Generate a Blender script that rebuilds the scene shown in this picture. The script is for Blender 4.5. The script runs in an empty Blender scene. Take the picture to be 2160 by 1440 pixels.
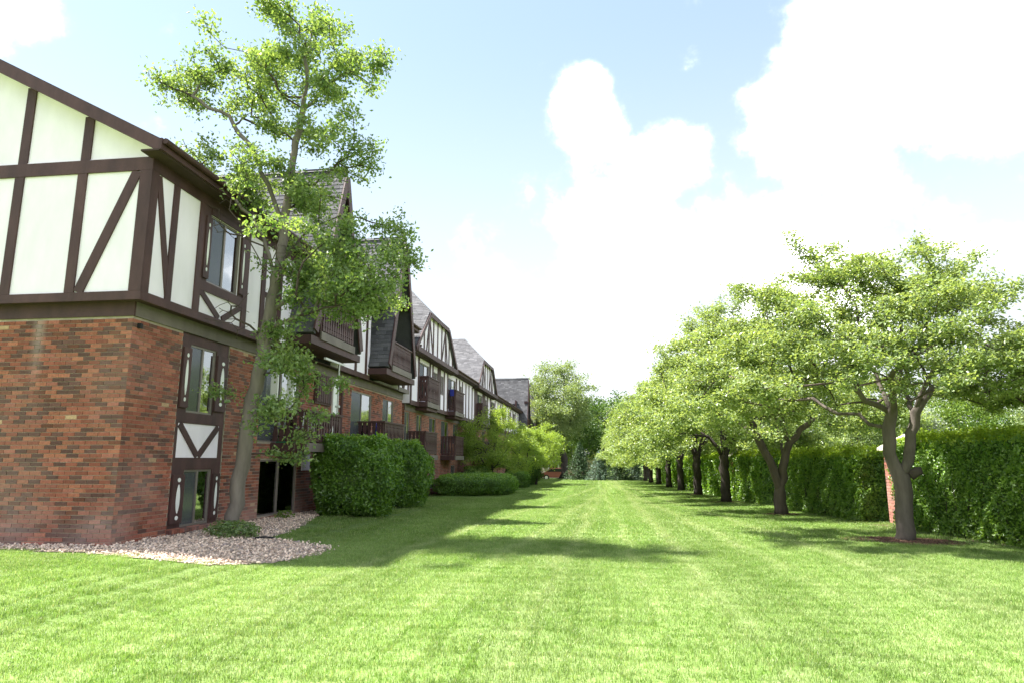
import bpy, math, random
import numpy as np
from mathutils import Vector, Matrix
R = math.radians
scene = bpy.context.scene
col = scene.collection
random.seed(7)
rng = np.random.default_rng(7)

# ------------------------------------------------------------------ camera
cam_d = bpy.data.cameras.new('camera')
cam = bpy.data.objects.new('camera', cam_d)
col.objects.link(cam)
cam.location = (0, 0, 1.45)
cam.rotation_euler = (R(90 + 10.125), 0, R(7.21))
cam_d.sensor_width = 36
cam_d.lens = 23.33
cam_d.clip_start = 0.05
cam_d.clip_end = 6000
scene.camera = cam

# ------------------------------------------------------------------ light
SUN_EL = 59.0
SUN_DIR = Vector((-1.0, 0.04, 0)).normalized() * math.cos(R(SUN_EL)) + Vector((0, 0, math.sin(R(SUN_EL))))
SUN_STRENGTH = 4.0
SKY_STRENGTH = 0.10
scene.view_settings.view_transform = 'Standard'
scene.view_settings.look = 'None'
scene.view_settings.gamma = 1
scene.view_settings.use_curve_mapping = False
scene.view_settings.exposure = 2.40
sd = bpy.data.lights.new('sun', 'SUN')
sd.energy = SUN_STRENGTH
sd.angle = R(1.6)
sd.color = (1.0, 0.965, 0.91)
so = bpy.data.objects.new('sun', sd)
so.rotation_euler = SUN_DIR.to_track_quat('Z', 'Y').to_euler()
so.location = (-40, 0, 60)
col.objects.link(so)

world = bpy.data.worlds.new('World')
scene.world = world
world.use_nodes = True


def NT(tree):
    """tiny node helper"""
    def n(t, ins=None, **kw):
        nd = tree.nodes.new(t)
        for k, v in kw.items():
            setattr(nd, k, v)
        if ins:
            for k, v in ins.items():
                if isinstance(v, bpy.types.NodeSocket):
                    tree.links.new(v, nd.inputs[k])
                else:
                    nd.inputs[k].default_value = v
        return nd
    return n


def rampnode(n, fac, stops, interp='LINEAR'):
    r = n('ShaderNodeValToRGB', {0: fac})
    r.color_ramp.interpolation = interp
    e = r.color_ramp.elements
    while len(e) < len(stops):
        e.new(0.5)
    for i, (p, c) in enumerate(stops):
        e[i].position = p
        e[i].color = (c, c, c, 1) if not hasattr(c, '__len__') else (*c, 1)
    return r.outputs[0]


wt = world.node_tree
wt.nodes.clear()
n = NT(wt)
sky = n('ShaderNodeTexSky', sky_type='NISHITA', sun_disc=False)
sky.sun_elevation = R(SUN_EL)
sky.sun_rotation = math.atan2(SUN_DIR.x, SUN_DIR.y)
sky.air_density = 1.0
sky.dust_density = 0.6
sky.ozone_density = 1.0
tc = n('ShaderNodeTexCoord')
dirv = n('ShaderNodeVectorMath', {0: tc.outputs['Generated']}, operation='NORMALIZE').outputs[0]
sep = n('ShaderNodeSeparateXYZ', {0: dirv})
def M(op, a, b=0.0, c=None, clamp=False):
    d = {0: a, 1: b}
    if c is not None:
        d[2] = c
    return n('ShaderNodeMath', d, operation=op, use_clamp=clamp).outputs[0]
# cloud banks: domains of fractal noise round given bearings, plus unseen cloud outside the view, thickened for fill light
nz1 = n('ShaderNodeTexNoise', {'Vector': dirv, 'Scale': 9.0, 'Detail': 10.0, 'Roughness': 0.58}).outputs[0]
nz2 = n('ShaderNodeTexNoise', {'Vector': dirv, 'Scale': 2.0, 'Detail': 4.0, 'Roughness': 0.5}).outputs[0]
CLOUDS = [((-0.645, 0.565, 0.515), .10, 1.0), ((-0.005, 0.868, 0.496), .055, 1.0), ((0.015, 0.885, 0.465), .07, 1.0),
          ((0.085, 0.91, 0.41), .09, 1.0), ((0.34, 0.78, 0.53), .11, 1.1), ((0.43, 0.755, 0.49), .14, 1.1),
          ((0.27, 0.87, 0.42), .085, 1.0), ((0.34, 0.86, 0.39), .06, .9), ((0.13, 0.84, 0.52), .025, .6),
          ((0.04, 0.94, 0.33), .16, .9), ((0.29, 0.92, 0.26), .18, .9), ((-0.15, 0.945, 0.285), .10, .6)]
tot = None
for c, r, w in CLOUDS:
    c = Vector(c).normalized()
    dist = n('ShaderNodeVectorMath', {0: dirv, 1: tuple(c)}, operation='DISTANCE').outputs['Value']
    v = M('MULTIPLY', M('SUBTRACT', 1.0, M('DIVIDE', dist, r * 1.25), clamp=True), w)
    tot = v if tot is None else M('MAXIMUM', tot, v)
fill_cloud = M('MULTIPLY', M('SUBTRACT', nz2, 0.40, clamp=True), 2.6)
# keeps the added fill cloud out of the camera's view, which stays blue
clear = M('MULTIPLY', M('SUBTRACT', n('ShaderNodeVectorMath', {0: dirv, 1: (-0.2, 0.8, 0.56)}, operation='DISTANCE').outputs['Value'], 0.55, clamp=True), 2.5, clamp=True)
tot = M('ADD', tot, M('MULTIPLY', fill_cloud, clear))
shape = M('ADD', tot, M('MULTIPLY', M('SUBTRACT', nz1, 0.5), 2.1))
mask = n('ShaderNodeMapRange', {0: shape, 1: 0.10, 2: 0.72, 3: 0.0, 4: 1.0}, interpolation_type='SMOOTHSTEP').outputs[0]
# whitening of the air towards the horizon
hz = n('ShaderNodeMapRange', {0: sep.outputs[2], 1: 0.03, 2: 0.62, 3: 1.0, 4: 0.0}, interpolation_type='SMOOTHSTEP').outputs[0]
skyb = n('ShaderNodeMix', {0: 1.0, 6: sky.outputs[0], 7: (.62, .66, .66, 1)}, data_type='RGBA', blend_type='MULTIPLY').outputs[2]
whit = n('ShaderNodeMix', {0: hz, 6: skyb, 7: (2.6, 2.62, 2.65, 1)}, data_type='RGBA').outputs[2]
lift = n('ShaderNodeMix', {0: 0.45, 6: whit, 7: (1.55, 1.8, 1.95, 1)}, data_type='RGBA').outputs[2]
mask = M('POWER', mask, 3.0)
cl = n('ShaderNodeMix', {0: mask, 6: lift, 7: (7.5, 7.4, 7.5, 1)}, data_type='RGBA').outputs[2]
bg = n('ShaderNodeBackground', {0: cl, 1: SKY_STRENGTH})
wo = n('ShaderNodeOutputWorld', {0: bg.outputs[0]})


# ------------------------------------------------------------------ materials
MATS = {}
def newmat(name):
    m = bpy.data.materials.new(name)
    m.use_nodes = True
    m.node_tree.nodes.clear()
    MATS[name] = m
    return m, NT(m.node_tree)


def principled(name, color, rough=0.8, var=0.0, vscale=3.0, bump=0.0, bscale=30.0, spec=0.3, metallic=0.0, stretch=(1, 1, 1), island=0.0):
    m, n = newmat(name)
    geo = n('ShaderNodeNewGeometry')
    mp = n('ShaderNodeVectorMath', {0: geo.outputs['Position'], 1: stretch}, operation='MULTIPLY').outputs[0]
    c = n('ShaderNodeRGB'); c.outputs[0].default_value = (*color, 1)
    out = c.outputs[0]
    if var:
        nz = n('ShaderNodeTexNoise', {'Vector': mp, 'Scale': vscale, 'Detail': 6.0, 'Roughness': .6}).outputs[0]
        f = n('ShaderNodeMapRange', {0: nz, 1: .3, 2: .7, 3: 1 - var, 4: 1 + var}).outputs[0]
        out = n('ShaderNodeVectorMath', {0: out, 'Scale': f}, operation='SCALE').outputs[0]
    if island:
        oi = n('ShaderNodeObjectInfo').outputs['Random']
        f = n('ShaderNodeMath', {0: geo.outputs['Random Per Island'], 1: oi}, operation='ADD').outputs[0]
        f = n('ShaderNodeMath', {0: f}, operation='FRACT').outputs[0]
        f = n('ShaderNodeMapRange', {0: f, 1: 0, 2: 1, 3: 1 - island, 4: 1 + island}).outputs[0]
        out = n('ShaderNodeVectorMath', {0: out, 'Scale': f}, operation='SCALE').outputs[0]
    p = n('ShaderNodeBsdfPrincipled', {'Base Color': out, 'Roughness': rough, 'Specular IOR Level': spec, 'Metallic': metallic})
    if bump:
        nb = n('ShaderNodeTexNoise', {'Vector': mp, 'Scale': bscale, 'Detail': 5.0}).outputs[0]
        b = n('ShaderNodeBump', {'Height': nb, 'Strength': bump, 'Distance': 0.01}).outputs[0]
        m.node_tree.links.new(b, p.inputs['Normal'])
    n('ShaderNodeOutputMaterial', {0: p.outputs[0]})
    return m


def leafmat(name, color, color2, trans=0.45, isl=0.35, gloss=0.025):
    m, n = newmat(name)
    geo = n('ShaderNodeNewGeometry')
    oi = n('ShaderNodeObjectInfo')
    nz = n('ShaderNodeTexNoise', {'Vector': geo.outputs['Position'], 'Scale': 1.3, 'Detail': 2.0}).outputs[0]
    f = n('ShaderNodeMath', {0: geo.outputs['Random Per Island'], 1: nz}, operation='ADD').outputs[0]
    f = n('ShaderNodeMapRange', {0: f, 1: .35, 2: 1.25, 3: 0, 4: 1}).outputs[0]
    c = n('ShaderNodeMix', {0: f, 6: (*color, 1), 7: (*color2, 1)}, data_type='RGBA').outputs[2]
    g = n('ShaderNodeMapRange', {0: oi.outputs['Random'], 1: 0, 2: 1, 3: .9, 4: 1.1}).outputs[0]
    c = n('ShaderNodeVectorMath', {0: c, 'Scale': g}, operation='SCALE').outputs[0]
    d = n('ShaderNodeBsdfDiffuse', {0: c})
    ct = n('ShaderNodeMix', {0: 1.0, 6: c, 7: (1.35, 1.25, 0.55, 1)}, data_type='RGBA', blend_type='MULTIPLY').outputs[2]
    t = n('ShaderNodeBsdfTranslucent', {0: ct})
    mx = n('ShaderNodeMixShader', {0: trans, 1: d.outputs[0], 2: t.outputs[0]})
    gl = n('ShaderNodeBsdfGlossy', {0: (1, 1, 1, 1), 1: 0.42})
    mx2 = n('ShaderNodeMixShader', {0: gloss, 1: mx.outputs[0], 2: gl.outputs[0]})
    n('ShaderNodeOutputMaterial', {0: mx2.outputs[0]})
    return m


leafmat('leaf_maple', (.075, .155, .032), (.215, .30, .11), .5, gloss=.04)
leafmat('leaf_hawthorn', (.10, .175, .045), (.29, .37, .15), .5, gloss=.035)
leafmat('leaf_bush', (.035, .10, .010), (.12, .23, .02), .35, gloss=.04)
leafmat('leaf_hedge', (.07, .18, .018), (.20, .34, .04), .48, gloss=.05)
leafmat('leaf_lime', (.16, .26, .045), (.28, .38, .075), .5)
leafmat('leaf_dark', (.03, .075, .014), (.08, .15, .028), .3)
leafmat('leaf_sunlit_top', (.20, .33, .03), (.34, .46, .06), .5)  # lighter hedge leaf: sun on the hedge tops put into the colour
leafmat('leaf_mid', (.065, .14, .022), (.17, .25, .045), .4)
leafmat('leaf_pale', (.13, .19, .08), (.22, .28, .12), .4)
leafmat('leaf_silver', (.16, .20, .15), (.28, .32, .26), .3)
leafmat('needle_blue', (.06, .11, .075), (.13, .19, .14), .15)
leafmat('needle_green', (.035, .075, .035), (.07, .12, .05), .15)

principled('bark_grey', (.115, .095, .08), .9, .35, 5, .9, 22, stretch=(1, 1, .25))
principled('bark_pale', (.165, .14, .12), .9, .35, 5, .9, 22, stretch=(1, 1, .25))
principled('bark_brown', (.085, .066, .055), .9, .35, 5, .9, 22, stretch=(1, 1, .25))
principled('bark_dark', (.05, .04, .035), .9, .3, 5, .6, 30)
principled('twig', (.07, .052, .045), .9, .2, 10)
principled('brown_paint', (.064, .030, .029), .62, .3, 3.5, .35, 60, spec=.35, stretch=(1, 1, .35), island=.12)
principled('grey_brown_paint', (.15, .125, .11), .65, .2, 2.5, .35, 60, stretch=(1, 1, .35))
principled('stucco', (.85, .775, .87), .9, .06, 2.5, .3, 90, stretch=(1, 1, .4))
principled('white_trim', (.78, .78, .76), .6, .05, 3)
principled('soffit', (.055, .033, .029), .8, .2, 3)
principled('mortar', (.36, .30, .24), .95, .25, 4.0, .4, 80)
principled('alu_frame', (.22, .19, .17), .45, .1, 6, spec=.5, metallic=.3)
principled('rubber_black', (.015, .015, .016), .6)
principled('interior', (.04, .04, .042), .9)
principled('curtain', (.42, .43, .42), .95, .2, 14, stretch=(1, 1, .05))
principled('stone_cap', (.50, .46, .38), .9, .15, 5, .3, 40)
principled('soil', (.085, .058, .04), .95, .4, 6, .8, 30)
principled('pole_grey', (.55, .54, .54), .5, .05, 5)
principled('blue_cloth', (.025, .035, .25), .8, .15, 9)
principled('terracotta', (.45, .14, .05), .8, .15, 9)
principled('green_plastic', (.03, .20, .10), .5)
principled('car_red', (.22, .06, .06), .3, spec=.6)
principled('car_glass', (.03, .035, .04), .1, spec=.8)
principled('house_pink', (.72, .58, .54), .9, .08, 2)
principled('asphalt', (.055, .055, .057), .95, .15, 4)
principled('pebble_a', (.68, .54, .43), .85, .25, 40, island=.35)
principled('pebble_b', (.56, .42, .33), .85, .25, 40, island=.35)
principled('pebble_c', (.33, .27, .24), .85, .25, 40, island=.35)
principled('gravel_base', (.34, .27, .21), .95, .5, 30, .8, 60)
principled('chip', (.115, .065, .045), .9, .3, 30, island=.45)
principled('shingle_a', (.09, .089, .095), .9, .18, 1.6, .5, 120, island=.22)
principled('shingle_b', (.078, .077, .082), .9, .18, 1.6, .5, 120, island=.22)
principled('shingle_c', (.105, .103, .108), .9, .18, 1.6, .5, 120, island=.22)
BRICKC = [('brick_red', (.255, .084, .056)), ('brick_orange', (.31, .115, .072)), ('brick_dark', (.12, .058, .048)),
          ('brick_brown', (.15, .058, .038)), ('brick_rose', (.30, .11, .08)), ('brick_tan', (.46, .30, .18))]


def brickmat(name, c):
    m, n = newmat(name)
    geo = n('ShaderNodeNewGeometry')
    oi = n('ShaderNodeObjectInfo').outputs['Random']
    f = n('ShaderNodeMath', {0: n('ShaderNodeMath', {0: geo.outputs['Random Per Island'], 1: oi}, operation='ADD').outputs[0]}, operation='FRACT').outputs[0]
    f = n('ShaderNodeMapRange', {0: f, 1: 0, 2: 1, 3: .80, 4: 1.2}).outputs[0]
    nz = n('ShaderNodeTexNoise', {'Vector': geo.outputs['Position'], 'Scale': 38.0, 'Detail': 5.0}).outputs[0]
    f2 = n('ShaderNodeMapRange', {0: nz, 1: .3, 2: .7, 3: .78, 4: 1.2}).outputs[0]
    k = n('ShaderNodeMath', {0: f, 1: f2}, operation='MULTIPLY').outputs[0]
    out = n('ShaderNodeVectorMath', {0: (*c,), 'Scale': k}, operation='SCALE').outputs[0]
    # lime bloom: pale wash in low patches of the wall and below the ledge
    big = n('ShaderNodeTexNoise', {'Vector': geo.outputs['Position'], 'Scale': .9, 'Detail': 4.0}).outputs[0]
    sp = n('ShaderNodeSeparateXYZ', {0: geo.outputs['Position']})
    low = n('ShaderNodeMapRange', {0: sp.outputs[2], 1: .2, 2: 1.7, 3: .38, 4: 0.0}).outputs[0]
    fb = n('ShaderNodeMapRange', {0: big, 1: .42, 2: .7, 3: .0, 4: 1.0}).outputs[0]
    fb = n('ShaderNodeMath', {0: n('ShaderNodeMath', {0: fb, 1: .12}, operation='MULTIPLY').outputs[0], 1: n('ShaderNodeMath', {0: low, 1: fb}, operation='MULTIPLY').outputs[0]}, operation='ADD').outputs[0]
    # run-off streak of lime under the upper storey
    dx = n('ShaderNodeMath', {0: n('ShaderNodeMath', {0: sp.outputs[0], 1: 9.12}, operation='ADD').outputs[0]}, operation='ABSOLUTE').outputs[0]
    sx = n('ShaderNodeMapRange', {0: dx, 1: 0, 2: .16, 3: 1, 4: 0}, interpolation_type='SMOOTHSTEP').outputs[0]
    sz = n('ShaderNodeMapRange', {0: sp.outputs[2], 1: 2.3, 2: 3.8, 3: 0, 4: .5}, interpolation_type='SMOOTHSTEP').outputs[0]
    st = n('ShaderNodeMath', {0: sx, 1: sz}, operation='MULTIPLY').outputs[0]
    fb = n('ShaderNodeMath', {0: fb, 1: st}, operation='ADD', use_clamp=True).outputs[0]
    out = n('ShaderNodeMix', {0: fb, 6: out, 7: (.42, .33, .30, 1)}, data_type='RGBA').outputs[2]
    nb = n('ShaderNodeTexNoise', {'Vector': geo.outputs['Position'], 'Scale': 120.0, 'Detail': 4.0}).outputs[0]
    b = n('ShaderNodeBump', {'Height': nb, 'Strength': .6, 'Distance': .004}).outputs[0]
    p = n('ShaderNodeBsdfPrincipled', {'Base Color': out, 'Roughness': .88, 'Specular IOR Level': .25, 'Normal': b})
    n('ShaderNodeOutputMaterial', {0: p.outputs[0]})


for nm, c in BRICKC:
    brickmat(nm, c)


def brick_far():
    m, n = newmat('brick_far')
    geo = n('ShaderNodeNewGeometry')
    s = n('ShaderNodeSeparateXYZ', {0: geo.outputs['Position']})
    a = n('ShaderNodeMath', {0: s.outputs[0], 1: s.outputs[1]}, operation='ADD').outputs[0]
    v = n('ShaderNodeCombineXYZ', {0: a, 1: s.outputs[2]}).outputs[0]
    b = n('ShaderNodeTexBrick', {'Vector': v, 'Color1': (.27, .085, .05, 1), 'Color2': (.09, .045, .035, 1), 'Mortar': (.36, .29, .23, 1),
                                 'Scale': 1.0, 'Mortar Size': .006, 'Brick Width': .2032, 'Row Height': .0677, 'Bias': -.2})
    nz = n('ShaderNodeTexNoise', {'Vector': geo.outputs['Position'], 'Scale': 2.0, 'Detail': 5.0}).outputs[0]
    f = n('ShaderNodeMapRange', {0: nz, 1: .3, 2: .7, 3: .8, 4: 1.25}).outputs[0]
    c = n('ShaderNodeVectorMath', {0: b.outputs[0], 'Scale': f}, operation='SCALE').outputs[0]
    bp = n('ShaderNodeBump', {'Height': b.outputs[1], 'Strength': .6, 'Distance': -.008}).outputs[0]
    p = n('ShaderNodeBsdfPrincipled', {'Base Color': c, 'Roughness': .9, 'Specular IOR Level': .2, 'Normal': bp})
    n('ShaderNodeOutputMaterial', {0: p.outputs[0]})
brick_far()


def glassmat(name, tint, gl, rough=.02):
    m, n = newmat(name)
    lw = n('ShaderNodeLayerWeight', {0: .55})
    f = n('ShaderNodeMapRange', {0: lw.outputs['Fresnel'], 1: 0, 2: 1, 3: gl, 4: 1.0}).outputs[0]
    nz = n('ShaderNodeTexNoise', {'Vector': n('ShaderNodeNewGeometry').outputs['Position'], 'Scale': 1.6, 'Detail': 1.0}).outputs[0]
    bp = n('ShaderNodeBump', {'Height': nz, 'Strength': .12, 'Distance': .03}).outputs[0]
    g = n('ShaderNodeBsdfGlossy', {0: (.95, .97, .98, 1), 1: rough, 'Normal': bp})
    t = n('ShaderNodeBsdfTransparent', {0: (*tint, 1)})
    mx = n('ShaderNodeMixShader', {0: f, 1: t.outputs[0], 2: g.outputs[0]})
    n('ShaderNodeOutputMaterial', {0: mx.outputs[0]})
glassmat('glass', (.6, .66, .66), .35)
glassmat('shaded_glass', (.35, .38, .38), .03)  # glass copy with the balcony's shade put into tint and reflection


def screenmat():
    m, n = newmat('insect_screen')
    d = n('ShaderNodeBsdfDiffuse', {0: (.10, .105, .115, 1)})
    g = n('ShaderNodeBsdfGlossy', {0: (.8, .85, .9, 1), 1: .12})
    mx = n('ShaderNodeMixShader', {0: .12, 1: d.outputs[0], 2: g.outputs[0]})
    t = n('ShaderNodeBsdfTransparent', {0: (.8, .8, .8, 1)})
    mx2 = n('ShaderNodeMixShader', {0: .25, 1: mx.outputs[0], 2: t.outputs[0]})
    n('ShaderNodeOutputMaterial', {0: mx2.outputs[0]})
screenmat()


def lawn_color(n, blades):
    geo = n('ShaderNodeNewGeometry')
    pos = geo.outputs['Position']
    s = n('ShaderNodeSeparateXYZ', {0: pos})
    def m(op, a, b=0.0, clamp=False):
        return n('ShaderNodeMath', {0: a, 1: b}, operation=op, use_clamp=clamp).outputs[0]
    big = n('ShaderNodeTexNoise', {'Vector': pos, 'Scale': .35, 'Detail': 5.0, 'Roughness': .6}).outputs[0]
    mid = n('ShaderNodeTexNoise', {'Vector': pos, 'Scale': 2.6, 'Detail': 5.0, 'Roughness': .65}).outputs[0]
    fine = n('ShaderNodeTexNoise', {'Vector': pos, 'Scale': 14.0, 'Detail': 3.0}).outputs[0]
    wob = m('MULTIPLY', m('SUBTRACT', big, .5), .8)
    x = m('ADD', s.outputs[0], wob)
    # mower lanes and wheel paths: light off leaning blades painted into the colour
    lane = m('SINE', m('MULTIPLY', x, 2 * math.pi / 2.3))
    trk = None
    for x0, sl, w in ((-1.30, .075, .15), (-.48, .033, .14), (1.25, .004, .15), (2.35, -.045, .15), (3.5, -.06, .13), (-2.9, .10, .12), (.5, -.01, .08)):
        xc = m('MULTIPLY_ADD', m('SUBTRACT', s.outputs[1], 12.7), sl)
        xc.node.inputs[2].default_value = x0
        d = m('ABSOLUTE', m('SUBTRACT', x, xc))
        v = n('ShaderNodeMapRange', {0: d, 1: 0, 2: w * 1.8, 3: 1, 4: 0}, interpolation_type='SMOOTHSTEP').outputs[0]
        trk = v if trk is None else m('MAXIMUM', trk, v)
    trk = m('MULTIPLY', trk, n('ShaderNodeMapRange', {0: mid, 1: .35, 2: .58, 3: .1, 4: 1.0}).outputs[0])
    track_fade = n('ShaderNodeMapRange', {0: s.outputs[1], 1: 5.0, 2: 13.0, 3: .25, 4: 1.0}).outputs[0]  # painted tracks fade towards the camera
    trk = m('MULTIPLY', trk, track_fade)
    f = m('ADD', m('MULTIPLY', big, .9), m('MULTIPLY', mid, 1.0))
    f = m('ADD', f, m('MULTIPLY', fine, 1.0))
    f = n('ShaderNodeMapRange', {0: f, 1: 1.1, 2: 1.8, 3: 0, 4: 1}).outputs[0]
    c = n('ShaderNodeMix', {0: f, 6: (.13, .235, .033, 1), 7: (.30, .388, .15, 1)}, data_type='RGBA').outputs[2]
    lf = n('ShaderNodeMapRange', {0: lane, 1: -1, 2: 1, 3: .93, 4: 1.07}).outputs[0]
    c = n('ShaderNodeVectorMath', {0: c, 'Scale': lf}, operation='SCALE').outputs[0]
    c = n('ShaderNodeMix', {0: m('MULTIPLY', trk, .62), 6: c, 7: (.40, .45, .23, 1)}, data_type='RGBA').outputs[2]
    if blades:
        ri = geo.outputs['Random Per Island']
        f3 = n('ShaderNodeMapRange', {0: ri, 1: 0, 2: 1, 3: .62, 4: 1.3}).outputs[0]
        c = n('ShaderNodeVectorMath', {0: c, 'Scale': f3}, operation='SCALE').outputs[0]
        dry = n('ShaderNodeMath', {0: ri, 1: .93}, operation='GREATER_THAN').outputs[0]
        c = n('ShaderNodeMix', {0: m('MULTIPLY', dry, .75), 6: c, 7: (.42, .40, .20, 1)}, data_type='RGBA').outputs[2]
    return c


m_, n = newmat('lawn')
c = lawn_color(n, False)
c = n('ShaderNodeVectorMath', {0: c, 'Scale': .62}, operation='SCALE').outputs[0]
p = n('ShaderNodeBsdfPrincipled', {'Base Color': c, 'Roughness': .95, 'Specular IOR Level': .1})
n('ShaderNodeOutputMaterial', {0: p.outputs[0]})
m_, n = newmat('grass_blade')
c = lawn_color(n, True)
d = n('ShaderNodeBsdfDiffuse', {0: c})
ct = n('ShaderNodeMix', {0: 1.0, 6: c, 7: (1.15, 1.2, .7, 1)}, data_type='RGBA', blend_type='MULTIPLY').outputs[2]
t = n('ShaderNodeBsdfTranslucent', {0: ct})
mx = n('ShaderNodeMixShader', {0: .45, 1: d.outputs[0], 2: t.outputs[0]})
gl = n('ShaderNodeBsdfGlossy', {0: (1, 1, 1, 1), 1: .45})
mx = n('ShaderNodeMixShader', {0: .02, 1: mx.outputs[0], 2: gl.outputs[0]})
n('ShaderNodeOutputMaterial', {0: mx.outputs[0]})


# ------------------------------------------------------------------ mesh helpers
class MB:
    def __init__(s):
        s.v = []; s.f = []; s.m = []

    def poly(s, pts, faces, mi=0):
        b = len(s.v)
        s.v += [tuple(p) for p in pts]
        s.f += [tuple(b + i for i in f) for f in faces]
        s.m += [mi] * len(faces)
        return s

    def box(s, x0, x1, y0, y1, z0, z1, mi=0):
        p = [(x0, y0, z0), (x1, y0, z0), (x1, y1, z0), (x0, y1, z0), (x0, y0, z1), (x1, y0, z1), (x1, y1, z1), (x0, y1, z1)]
        return s.poly(p, [(0, 3, 2, 1), (4, 5, 6, 7), (0, 1, 5, 4), (1, 2, 6, 5), (2, 3, 7, 6), (3, 0, 4, 7)], mi)

    def prism(s, pts, d, mi=0):
        """planar polygon pts extruded by vector d"""
        k = len(pts); d = Vector(d)
        q = [Vector(p) for p in pts]
        return s.poly(q + [p + d for p in q], [tuple(range(k))[::-1], tuple(range(k, 2 * k))] + [(i, (i + 1) % k, k + (i + 1) % k, k + i) for i in range(k)], mi)

    def bar(s, a, b, w, t, nrm, mi=0):
        """bar from a to b, width w in the plane with normal nrm, thickness t along nrm (centred)"""
        a, b, nrm = Vector(a), Vector(b), Vector(nrm).normalized()
        d = (b - a).normalized(); sd = d.cross(nrm).normalized() * w / 2; nn = nrm * t / 2
        p = [a - sd - nn, a + sd - nn, a + sd + nn, a - sd + nn, b - sd - nn, b + sd - nn, b + sd + nn, b - sd + nn]
        return s.poly(p, [(0, 1, 2, 3), (4, 7, 6, 5), (0, 4, 5, 1), (1, 5, 6, 2), (2, 6, 7, 3), (3, 7, 4, 0)], mi)

    def tube(s, pts, rad, k=8, mi=0, jit=0.0):
        pts = [Vector(p) for p in pts]
        b = len(s.v); prev = None
        for i, p in enumerate(pts):
            t = (pts[min(i + 1, len(pts) - 1)] - pts[max(i - 1, 0)])
            t = t.normalized() if t.length > 1e-9 else Vector((0, 0, 1))
            u = (prev if prev else Vector((1, 0.13, 0.07)))
            u = (u - t * u.dot(t))
            if u.length < 1e-4:
                u = t.orthogonal()
            u.normalize(); prev = u; w = t.cross(u)
            for j in range(k):
                a = 2 * math.pi * j / k
                r = rad[i] * (1 + (random.uniform(-jit, jit) if jit else 0))
                s.v.append(tuple(p + (u * math.cos(a) + w * math.sin(a)) * r))
        for i in range(len(pts) - 1):
            for j in range(k):
                s.f.append((b + i * k + j, b + i * k + (j + 1) % k, b + (i + 1) * k + (j + 1) % k, b + (i + 1) * k + j)); s.m.append(mi)
        s.f.append(tuple(b + j for j in range(k))[::-1]); s.m.append(mi)
        e = b + (len(pts) - 1) * k
        s.f.append(tuple(e + j for j in range(k))); s.m.append(mi)
        return s

    def mesh(s, name, mats, smooth=False):
        me = bpy.data.meshes.new(name)
        me.from_pydata(s.v, [], s.f)
        for m in (mats if isinstance(mats, (list, tuple)) else [mats]):
            me.materials.append(MATS[m])
        if len(me.polygons):
            me.polygons.foreach_set('material_index', s.m)
            if smooth:
                me.polygons.foreach_set('use_smooth', [True] * len(me.polygons))
        return me


def link(name, me, parent=None):
    o = bpy.data.objects.new(name, me)
    col.objects.link(o)
    if parent is not None:
        o.parent = parent
        if parent.type == 'EMPTY' and parent.parent is None and not parent.get('_local'):
            o.location = -parent.location
    return o


def part(name, mb, mats, parent, smooth=False, label=None, stuff=False):
    o = link(name, mb.mesh(name, mats, smooth), parent)
    if label: o['label'] = label
    if stuff: o['kind'] = 'stuff'
    return o


def thing(name, label, cat, loc=(0, 0, 0), group=None, local=False):
    o = bpy.data.objects.new(name, None)
    o.empty_display_size = .3
    col.objects.link(o)
    o.location = loc
    o['label'] = label; o['category'] = cat
    if group: o['group'] = group
    if local: o['_local'] = 1
    return o


def struct(name, me, label=None, kind='structure'):
    o = link(name, me)
    o['kind'] = kind
    if label: o['label'] = label
    return o


def np_mesh(name, V, F, mats, midx=None, smooth=False):
    """V (n,3), F (m,3|4) arrays"""
    me = bpy.data.meshes.new(name)
    k = F.shape[1]
    me.vertices.add(len(V)); me.vertices.foreach_set('co', V.astype(np.float32).ravel())
    me.loops.add(F.size); me.loops.foreach_set('vertex_index', F.astype(np.int32).ravel())
    me.polygons.add(len(F)); me.polygons.foreach_set('loop_start', np.arange(0, F.size, k, dtype=np.int32))
    for m in (mats if isinstance(mats, (list, tuple)) else [mats]):
        me.materials.append(MATS[m])
    if midx is not None:
        me.polygons.foreach_set('material_index', midx.astype(np.int32))
    me.polygons.foreach_set('use_smooth', np.full(len(F), smooth))
    me.update(calc_edges=True)
    return me


def leaves(P, size, up=0.35, out=None, r=None, aspect=.6):
    """four-vertex folded leaves at points P"""
    r = r or rng
    N = len(P)
    nn = r.normal(size=(N, 3)); nn[:, 2] += up * 2
    if out is not None: nn += out * 1.4
    nn /= np.linalg.norm(nn, axis=1)[:, None]
    a = r.normal(size=(N, 3)); a -= (a * nn).sum(1)[:, None] * nn
    a /= np.linalg.norm(a, axis=1)[:, None]
    b = np.cross(nn, a)
    L = size * r.uniform(.65, 1.25, (N, 1)); W = L * aspect
    fold = nn * L * r.uniform(.05, .2, (N, 1))
    V = np.stack([P, P + a * L * .5 + b * W * .5 + fold, P + a * L - fold * .4, P + a * L * .5 - b * W * .5 + fold], 1).reshape(-1, 3)
    F = np.arange(N * 4).reshape(-1, 4)
    F = np.concatenate([F[:, [0, 1, 2]], F[:, [0, 2, 3]]])
    return V, F


# ------------------------------------------------------------------ terrain
def sstep(a, b, x):
    t = np.clip((x - a) / (b - a), 0, 1)
    return t * t * (3 - 2 * t)


def gz(x, y):
    x = np.asarray(x, float); y = np.asarray(y, float)
    z = -np.clip(y - 15, 0, 60) * .006
    z = z + .14 * sstep(-4.2, -6.6, x) * sstep(30, 18, y)
    z = z + .02 * np.sin(x * .9 + y * .35) * sstep(0, 8, y) * sstep(-6, -3, x)
    z = z - .6 * sstep(62, 80, y)
    return z


def G(x, y): return float(gz(x, y))


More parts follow.
